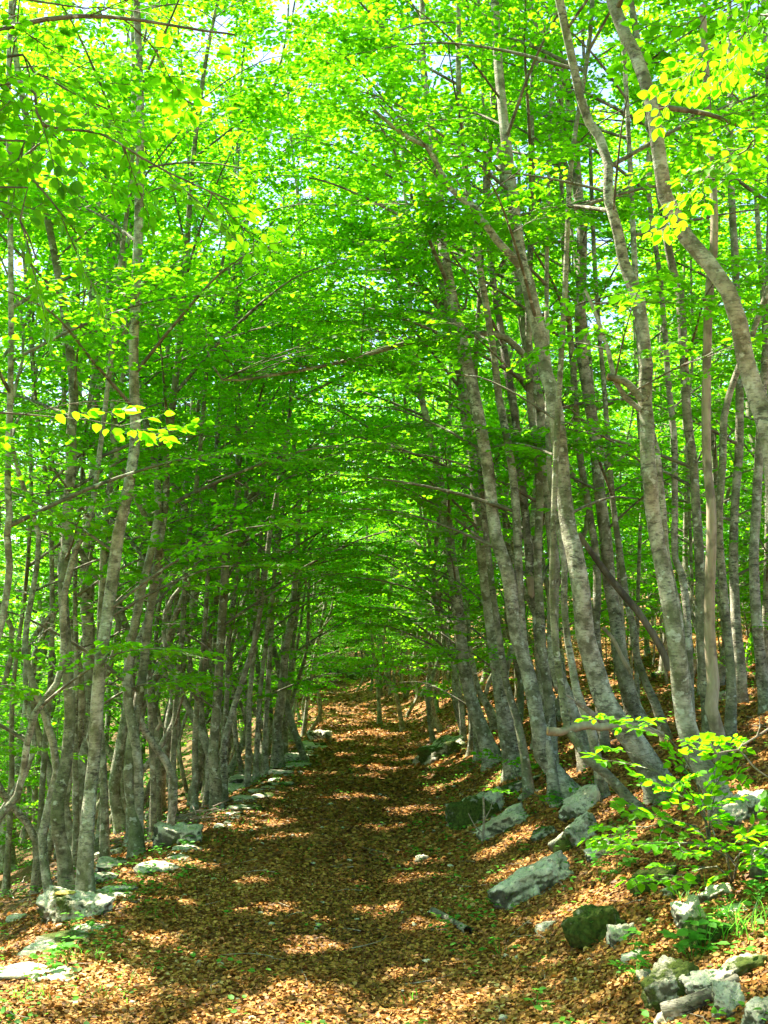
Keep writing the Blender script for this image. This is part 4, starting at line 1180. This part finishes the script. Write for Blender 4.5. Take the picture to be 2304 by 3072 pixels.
Yb = at_ground(2005, 2380)[1] - .35
stick('broken_branch', 'thick barkless branch lying level across the beech feet, broken orange at its left end', [(1642, 2192), (1680, 2196), (1725, 2184), (1770, 2176), (1800, 2182), (1850, 2176), (1920, 2182), (1990, 2205)], 25, 15, 'bare', Y=Yb, ends=True, cat='branch')
stick('broken_branch', 'short pale broken branch slanting down onto the level one', [(1728, 2104), (1760, 2128), (1800, 2158), (1830, 2178)], 15, 17, 'deadtwig', Y=Yb + .1, cat='branch', twigs=[([(1662, 2060), (1700, 2085), (1738, 2112)], 8)])
stick('leaning_pole', 'dead brown pole leaning diagonally between the right hand beeches', [(1735, 1600), (1784, 1672), (1874, 1790), (1924, 1850), (1974, 1930), (2010, 2010)], 15, 26, 'rotten', Y=10.2, cat='dead tree')
stick('leaning_pole', 'short bright dead stake leaning behind the thickest beech', [(1808, 1882), (1840, 1920), (1868, 1975), (1895, 2020)], 11, 13, 'bare', Y=10.8, cat='branch')
stick('log', 'thick grey log in the bottom right corner between pale rocks', [(1995, 3062), (2060, 3040), (2140, 3000), (2215, 2955)], 60, 44, 'bark_dark', lift=.0, cat='log', twigs=[([(2140, 3000), (2170, 2990), (2190, 3050)], 18)], part='limb_stub')
stick('stick', 'short rotten stick at the right margin of the path', [(1300, 2740), (1345, 2765), (1405, 2806)], 20, 26, 'bark_dark', cat='stick')
stick('stick', 'brown slanting stick by the mossy rock low on the bank', [(1936, 2975), (1965, 2930), (2003, 2880)], 15, 13, 'rotten')
stick('stick', 'long brown stick below the right edge boulder', [(2185, 2815), (2250, 2780), (2330, 2735)], 12, 10, 'rotten')
stick('stick', 'forked pale twig lying in sun on the path foreground', [(868, 2955), (905, 2920), (925, 2930), (945, 2952)], 5, 3, twigs=[([(905, 2920), (918, 2945), (922, 2965)], 4)])
stick('stick', 'thin pale stick across the middle of the path', [(945, 2610), (985, 2606), (1028, 2595)], 6, 4)
stick('stick', 'thin dark stick on the left side of the path', [(540, 2755), (575, 2748), (600, 2735)], 4, 3, 'twig')
stick('stick', 'slim stick on the path below the rotten one', [(1385, 2890), (1410, 2915), (1440, 2925)], 8, 6, 'deadtwig')
stick('dead_shoot', 'leafless grey shoot standing in front of the layered outcrop', [(1447, 2530), (1452, 2460), (1450, 2390)], 8, 5, 'deadtwig', Y=at_ground(1447, 2530)[1], cat='shoot', twigs=[([(1449, 2500), (1425, 2478), (1405, 2440)], 5), ([(1452, 2460), (1470, 2430), (1480, 2400)], 4)])
stick('fallen_branch', 'long thin fallen branch running up the bank under the twin stems', [(1395, 2330), (1430, 2295), (1475, 2262)], 8, 5, 'deadtwig', cat='branch')
stick('fallen_branch', 'mossy fallen branch among the stems above the right bank', [(1960, 2030), (2050, 2012), (2150, 2004), (2230, 2015)], 14, 10, 'bark_green_shade', cat='branch')
stick('fallen_branch', 'pinkish bare branch with side twigs at the right edge', [(2330, 2170), (2270, 2210), (2220, 2240), (2200, 2260)], 7, 4, 'deadtwig', Y=6.6, cat='branch', twigs=[([(2270, 2210), (2280, 2180), (2278, 2150)], 4)])
stick('fallen_branch', 'thin bare branch arching over the right edge rocks', [(2130, 2230), (2150, 2260), (2215, 2250), (2260, 2300), (2330, 2350)], 6, 5, 'deadtwig', Y=6.4, cat='branch', twigs=[([(2215, 2250), (2235, 2220)], 4)])
stick('fallen_branch', 'gnarled white branch lying between the left stems', [(470, 2190), (482, 2170), (476, 2150)], 12, 8, 'bare', Y=13.5, cat='branch', twigs=[([(480, 2172), (492, 2185), (494, 2200)], 8)])
# the heap of twigs along the left edge
tw = Acc()
def twig_at(cx, cy, L, r):
    p = at_ground(cx, cy); a = rng.normal(.55, .5); q = [p + np.array([0, 0, rng.uniform(.01, .13)])]
    for _ in range(3):
        a += rng.normal(0, .25)
        q.append(q[-1] + np.array([math.cos(a) * L / 3, math.sin(a) * L / 3, rng.normal(0, .03)]))
    for s in q: s[2] = max(s[2], h1(s[0], s[1]) + .01)
    Q, _ = resample(q, .08); V, F = tube(Q, np.linspace(r, r * .4, len(Q)), 5, .05); tw.add(V, F)
for _ in range(130): 
    f = rng.random()
    twig_at(340 + 270 * f + rng.normal(0, 18), 2560 - 110 * f + rng.normal(0, 12), rng.uniform(.25, .8), rng.uniform(.003, .009))
for _ in range(60):
    f = rng.random(); twig_at(20 + 220 * f + rng.normal(0, 20), 2720 - 110 * f + rng.normal(0, 18), rng.uniform(.2, .6), rng.uniform(.003, .008))
for _ in range(60):
    f = rng.random(); twig_at(620 + 230 * f + rng.normal(0, 14), 2360 - 110 * f + rng.normal(0, 10), rng.uniform(.3, .9), rng.uniform(.004, .009))
V, F = tw.get(); tag(build('brushwood', V, F, 'deadtwig'), 'tangle of dry pale twigs heaped along the left edge stones', 'brushwood', kind='stuff')
tw = Acc()
for _ in range(170):
    y = rng.uniform(3.2, 16); x = rng.uniform(-.36, .38) * y
    p = np.array([x, y, h1(x, y) + .015]); a = rng.uniform(0, 6.28); L = rng.uniform(.08, .45)
    q = [p, p + np.array([math.cos(a) * L / 2, math.sin(a) * L / 2, 0]), p + np.array([math.cos(a + .3) * L, math.sin(a + .3) * L, 0])]
    for s in q: s[2] = h1(s[0], s[1]) + rng.uniform(.012, .03)
    Q, _ = resample(q, .08); V, F = tube(Q, np.linspace(.004, .0015, len(Q)), 4); tw.add(V, F)
V, F = tw.get(); tag(build('twig_litter', V, F, 'deadtwig'), 'loose bits of twig scattered in the dead leaves', 'twigs', kind='stuff')

# ------------------------------------------------------------------ saplings, herbs, grass
def sapling(label, base_px, lines, sprays=SPR, n=5, Y=None, cat='sapling'):
    b = at_ground(*base_px)
    root = empty('beech_sapling', tuple(b), label, cat)
    wood, leaf = Acc(), Acc()
    for px, Yl in lines:
        q = [b - np.array([0, 0, .03])] + [at_plane(u, v, b[1] + (Yl) * (i + 1) / len(px)) for i, (u, v) in enumerate(px)]
        branch(wood, leaf, q, .008, sprays, .145, .32, .002, droop=.05, scale=.98)
    V, F = wood.get(); build('stem', V - b, F, 'twig', root)
    V, F = leaf.get(); build('leaves', V - b, F, 'leaf', root, rnd=leaf.rnd())
SPR_S = [make_spray(.070, .36) for _ in range(6)]
sapling('leafy beech sapling spreading in front of the thickest beech, sunlit tips', (2130, 2560), [([(2120, 2470), (2080, 2400), (1990, 2330), (1900, 2260)], -.5), ([(2110, 2420), (2070, 2300), (2000, 2210), (1900, 2165)], -.3), ([(2130, 2450), (2150, 2360), (2170, 2300)], -.2), ([(2090, 2480), (1990, 2470), (1900, 2495)], -.5)], SPR_S)
sapling('low beech sapling with bright leaves below the right edge boulder', (2200, 2640), [([(2180, 2570), (2080, 2530), (1960, 2530)], -.4), ([(2220, 2560), (2290, 2540)], -.3), ([(2150, 2600), (2060, 2620)], -.4), ([(2210, 2600), (2150, 2520), (2120, 2440)], -.1)], SPR_S)
sapling('sapling of pale leaves by the foot of the dead snag', (2230, 2080), [([(2200, 2010), (2150, 1960)], -.3), ([(2250, 2000), (2290, 1950)], -.2), ([(2240, 1990), (2230, 1940)], 0)], SPR_S)
sapling('small sapling growing from the mound between the twin stems and the dark hollow', (1560, 2350), [([(1540, 2300), (1500, 2270)], -.2), ([(1580, 2300), (1620, 2290)], -.2)], SPR_S)
sapling('spray of young leaves at the foot of the curved footed beech', (1640, 2420), [([(1620, 2390), (1570, 2370)], -.2), ([(1660, 2400), (1690, 2380)], -.1)], SPR_S)
sapling('young beech shoot in the shade right of the far path', (1330, 2130), [([(1330, 2080), (1370, 2045)], 0), ([(1320, 2080), (1270, 2060)], 0), ([(1350, 2100), (1400, 2060)], 0)], SPR_S)
sapling('leafy shoot on the left verge before the path bends', (880, 2190), [([(885, 2140), (930, 2110)], 0), ([(870, 2150), (840, 2120)], 0)], SPR_S)
sapling('small green shoot beside the kinked pair on the left', (440, 2440), [([(430, 2380), (400, 2330)], .2), ([(450, 2370), (470, 2320)], .2)], SPR_S)

def plant(label, px, n, size, group=None):
    """a low seedling: short stalks, each with a few round leaves"""
    b = at_ground(*px); root = empty('seedling', tuple(b), label, 'plant', group)
    wood = Acc(); P_, D_, = [], []
    for _ in range(n):
        a = rng.uniform(0, 6.28); rr = rng.uniform(.01, .11) * size; hh = rng.uniform(.04, .13) * size
        tip = np.array([math.cos(a) * rr, math.sin(a) * rr, hh])
        V, F = tube(np.array([[0, 0, -.02], tip * .5 + [0, 0, .01], tip]), [.002, .0016, .001], 4); wood.add(V, F)
        for k in range(3):
            aa = a + (k - 1) * 1.3 + rng.normal(0, .2)
            P_.append(tip); D_.append([math.cos(aa), math.sin(aa), rng.uniform(-.2, .3)])
    P_ = np.array(P_); D_ = np.array(D_)
    V, F, r = place_leaves(P_, D_, np.array([0, 0, 1.]) + rng.normal(0, .2, (len(P_), 3)), .05 * size * rng.uniform(.7, 1.2, len(P_)))
    build('stem', *wood.get(), 'herb', root, rnd=np.full(wood.n, .3)); build('leaves', V, F, 'herb', root, rnd=r)
for lab, px, n, s in (
    ('bright sunlit seedling clump at the lower left of the path', (160, 2915), 9, 1.2), ('second sunlit clump beside the lower left one', (205, 2890), 7, 1.1),
    ('star shaped seedling right of the nearest left block', (378, 2705), 5, .9), ('seedling against the front of the nearest left block', (205, 2785), 6, .8),
    ('seedling at the right foot of the nearest left block', (262, 2795), 6, .9), ('sunlit seedling above the tall left block', (665, 2465), 7, 1.0),
    ('pale seedling next to the sunlit one by the tall left block', (705, 2455), 5, .9), ('seedling clump in front of the tall left block', (570, 2545), 8, 1.0),
    ('seedling tuft left of the tall block front', (480, 2570), 6, .9), ('low seedling on the path below the largest right block', (1500, 2870), 6, .9),
    ('seedling above the low sunk stone on the right bank', (1570, 2560), 6, .9), ('tall herb between the largest block and the moss mound', (1850, 2630), 9, 1.5),
    ('herb just left of the moss mound', (1800, 2650), 7, 1.2), ('herb growing from the lower moss mound', (2080, 2890), 9, 1.3),
    ('pale fern like herb in the middle of the bank', (1675, 2425), 9, 1.2), ('herb in front of the long low ledge', (1620, 2520), 6, .9),
    ('herb near the bottom edge on the bank', (1910, 2945), 8, 1.1), ('herb at the right edge under the grey boulder', (2280, 2700), 8, 1.2),
    ('lone seedling at the bottom of the path, right', (1610, 3030), 5, .9), ('clump of seedlings beside the lone small path stone', (1240, 2570), 7, .9),
    ('seedlings along the path side of the dark outcrop', (1300, 2330), 8, 1.2), ('seedlings under the first big right stem', (1400, 2310), 9, 1.3),
    ('seedlings on the ledge above the layered outcrop', (1340, 2370), 8, 1.1), ('seedling beside the dead grey shoot', (1330, 2470), 6, 1.0),
    ('seedling below the rounded pale stone', (1905, 2870), 6, 1.0), ('trefoil herb over the bottom right rocks', (2110, 2860), 8, 1.3)):
    plant(lab, px, n, s)

# ground cover too small to count
gc_p, gc_d, gc_s = [], [], []
for _ in range(7000):
    y = 3.3 + 27 * rng.random() ** 1.2; x = rng.uniform(-.42, .39) * y
    c, hw = float(path_c(y)), float(path_h(y)); t = abs(x - c) / hw
    pr = .06 if t < .75 else (.55 if t < 1.25 else .62)
    if x < c - hw - .3: pr = .9
    k = .5 + .5 * math.sin(x * 2.1 + 1.3 * math.sin(y * 1.1)) * math.sin(y * 1.7 + x)
    if rng.random() > pr * (k ** 1.5) * 1.8: continue
    z = h1(x, y)
    for _ in range(int(rng.integers(4, 11))):
        xx, yy = x + rng.normal(0, .05), y + rng.normal(0, .05); a = rng.uniform(0, 6.28)
        gc_p.append([xx, yy, z + rng.uniform(.01, .11)]); gc_d.append([math.cos(a), math.sin(a), rng.uniform(-.2, .3)]); gc_s.append(rng.uniform(.02, .055))
gc_p = np.array(gc_p); gc_d = np.array(gc_d)
V, F, r = place_leaves(gc_p, gc_d, np.array([0, 0, 1.]) + rng.normal(0, .3, gc_p.shape), np.array(gc_s))
tag(build('ground_cover', V, F, 'herb', rnd=r), 'tiny green seedlings sprinkled through the dead leaves', 'ground cover', kind='stuff')

gb = Acc()
def blade(x, y, L):
    a = rng.uniform(0, 6.28); z = h1(x, y); d = np.array([math.cos(a), math.sin(a), 0]); s = np.array([-d[1], d[0], 0]) * .003
    c = [np.array([x, y, z]) + d * L * f ** 1.6 * .55 + np.array([0, 0, L * (f - .35 * f * f)]) for f in (0, .35, .7, 1)]
    V = np.array([c[0] - s, c[0] + s, c[1] - s, c[1] + s, c[2] - s * .7, c[2] + s * .7, c[3] - s * .1, c[3] + s * .1])
    gb.add(V, np.array([[0, 1, 3, 2], [2, 3, 5, 4], [4, 5, 7, 6]]), np.full(8, rng.random()))
for u, v, n, L in ((275, 2880, 14, .20), (360, 2950, 8, .16), (2230, 2810, 40, .28), (2180, 2760, 18, .2), (1255, 3010, 8, .12), (100, 2990, 12, .12), (440, 2740, 10, .1), (700, 2500, 14, .1), (560, 2600, 14, .1), (2060, 2700, 12, .15), (300, 2990, 10, .1)):
    p = at_ground(u, v)
    for _ in range(n): blade(p[0] + rng.normal(0, .06), p[1] + rng.normal(0, .06), L * rng.uniform(.5, 1.1))
for _ in range(700):
    y = 3.3 + 14 * rng.random(); x = float(path_c(y)) - float(path_h(y)) * rng.uniform(.5, 1.2); blade(x, y, rng.uniform(.03, .10))
V, F = gb.get(); tag(build('grass', V, F, 'herb', rnd=gb.rnd()), 'thin grass blades along the verges', 'grass', kind='stuff')

# pale pebbles in the path
pb_ = Acc()
bm = bmesh.new(); bmesh.ops.create_icosphere(bm, subdivisions=2, radius=1)
iv = np.array([v.co[:] for v in bm.verts]); fi = np.array([[v.index for v in f.verts] for f in bm.faces]); bm.free()
for _ in range(150):
    y = rng.uniform(3.4, 15); x = float(path_c(y)) + rng.uniform(-1.3, 1.3) * float(path_h(y)); s = rng.uniform(.008, .028)
    V = iv * s * np.array([rng.uniform(.8, 1.5), rng.uniform(.8, 1.3), .6]) * (1 + .15 * rng.normal(size=(len(iv), 1)))
    pb_.add(V + np.array([x, y, h1(x, y) + .012]), fi)
V, F = pb_.get(); tag(build('pebbles', V, F, 'rock'), 'pale pebbles scattered among the path leaves', 'pebbles', kind='stuff')
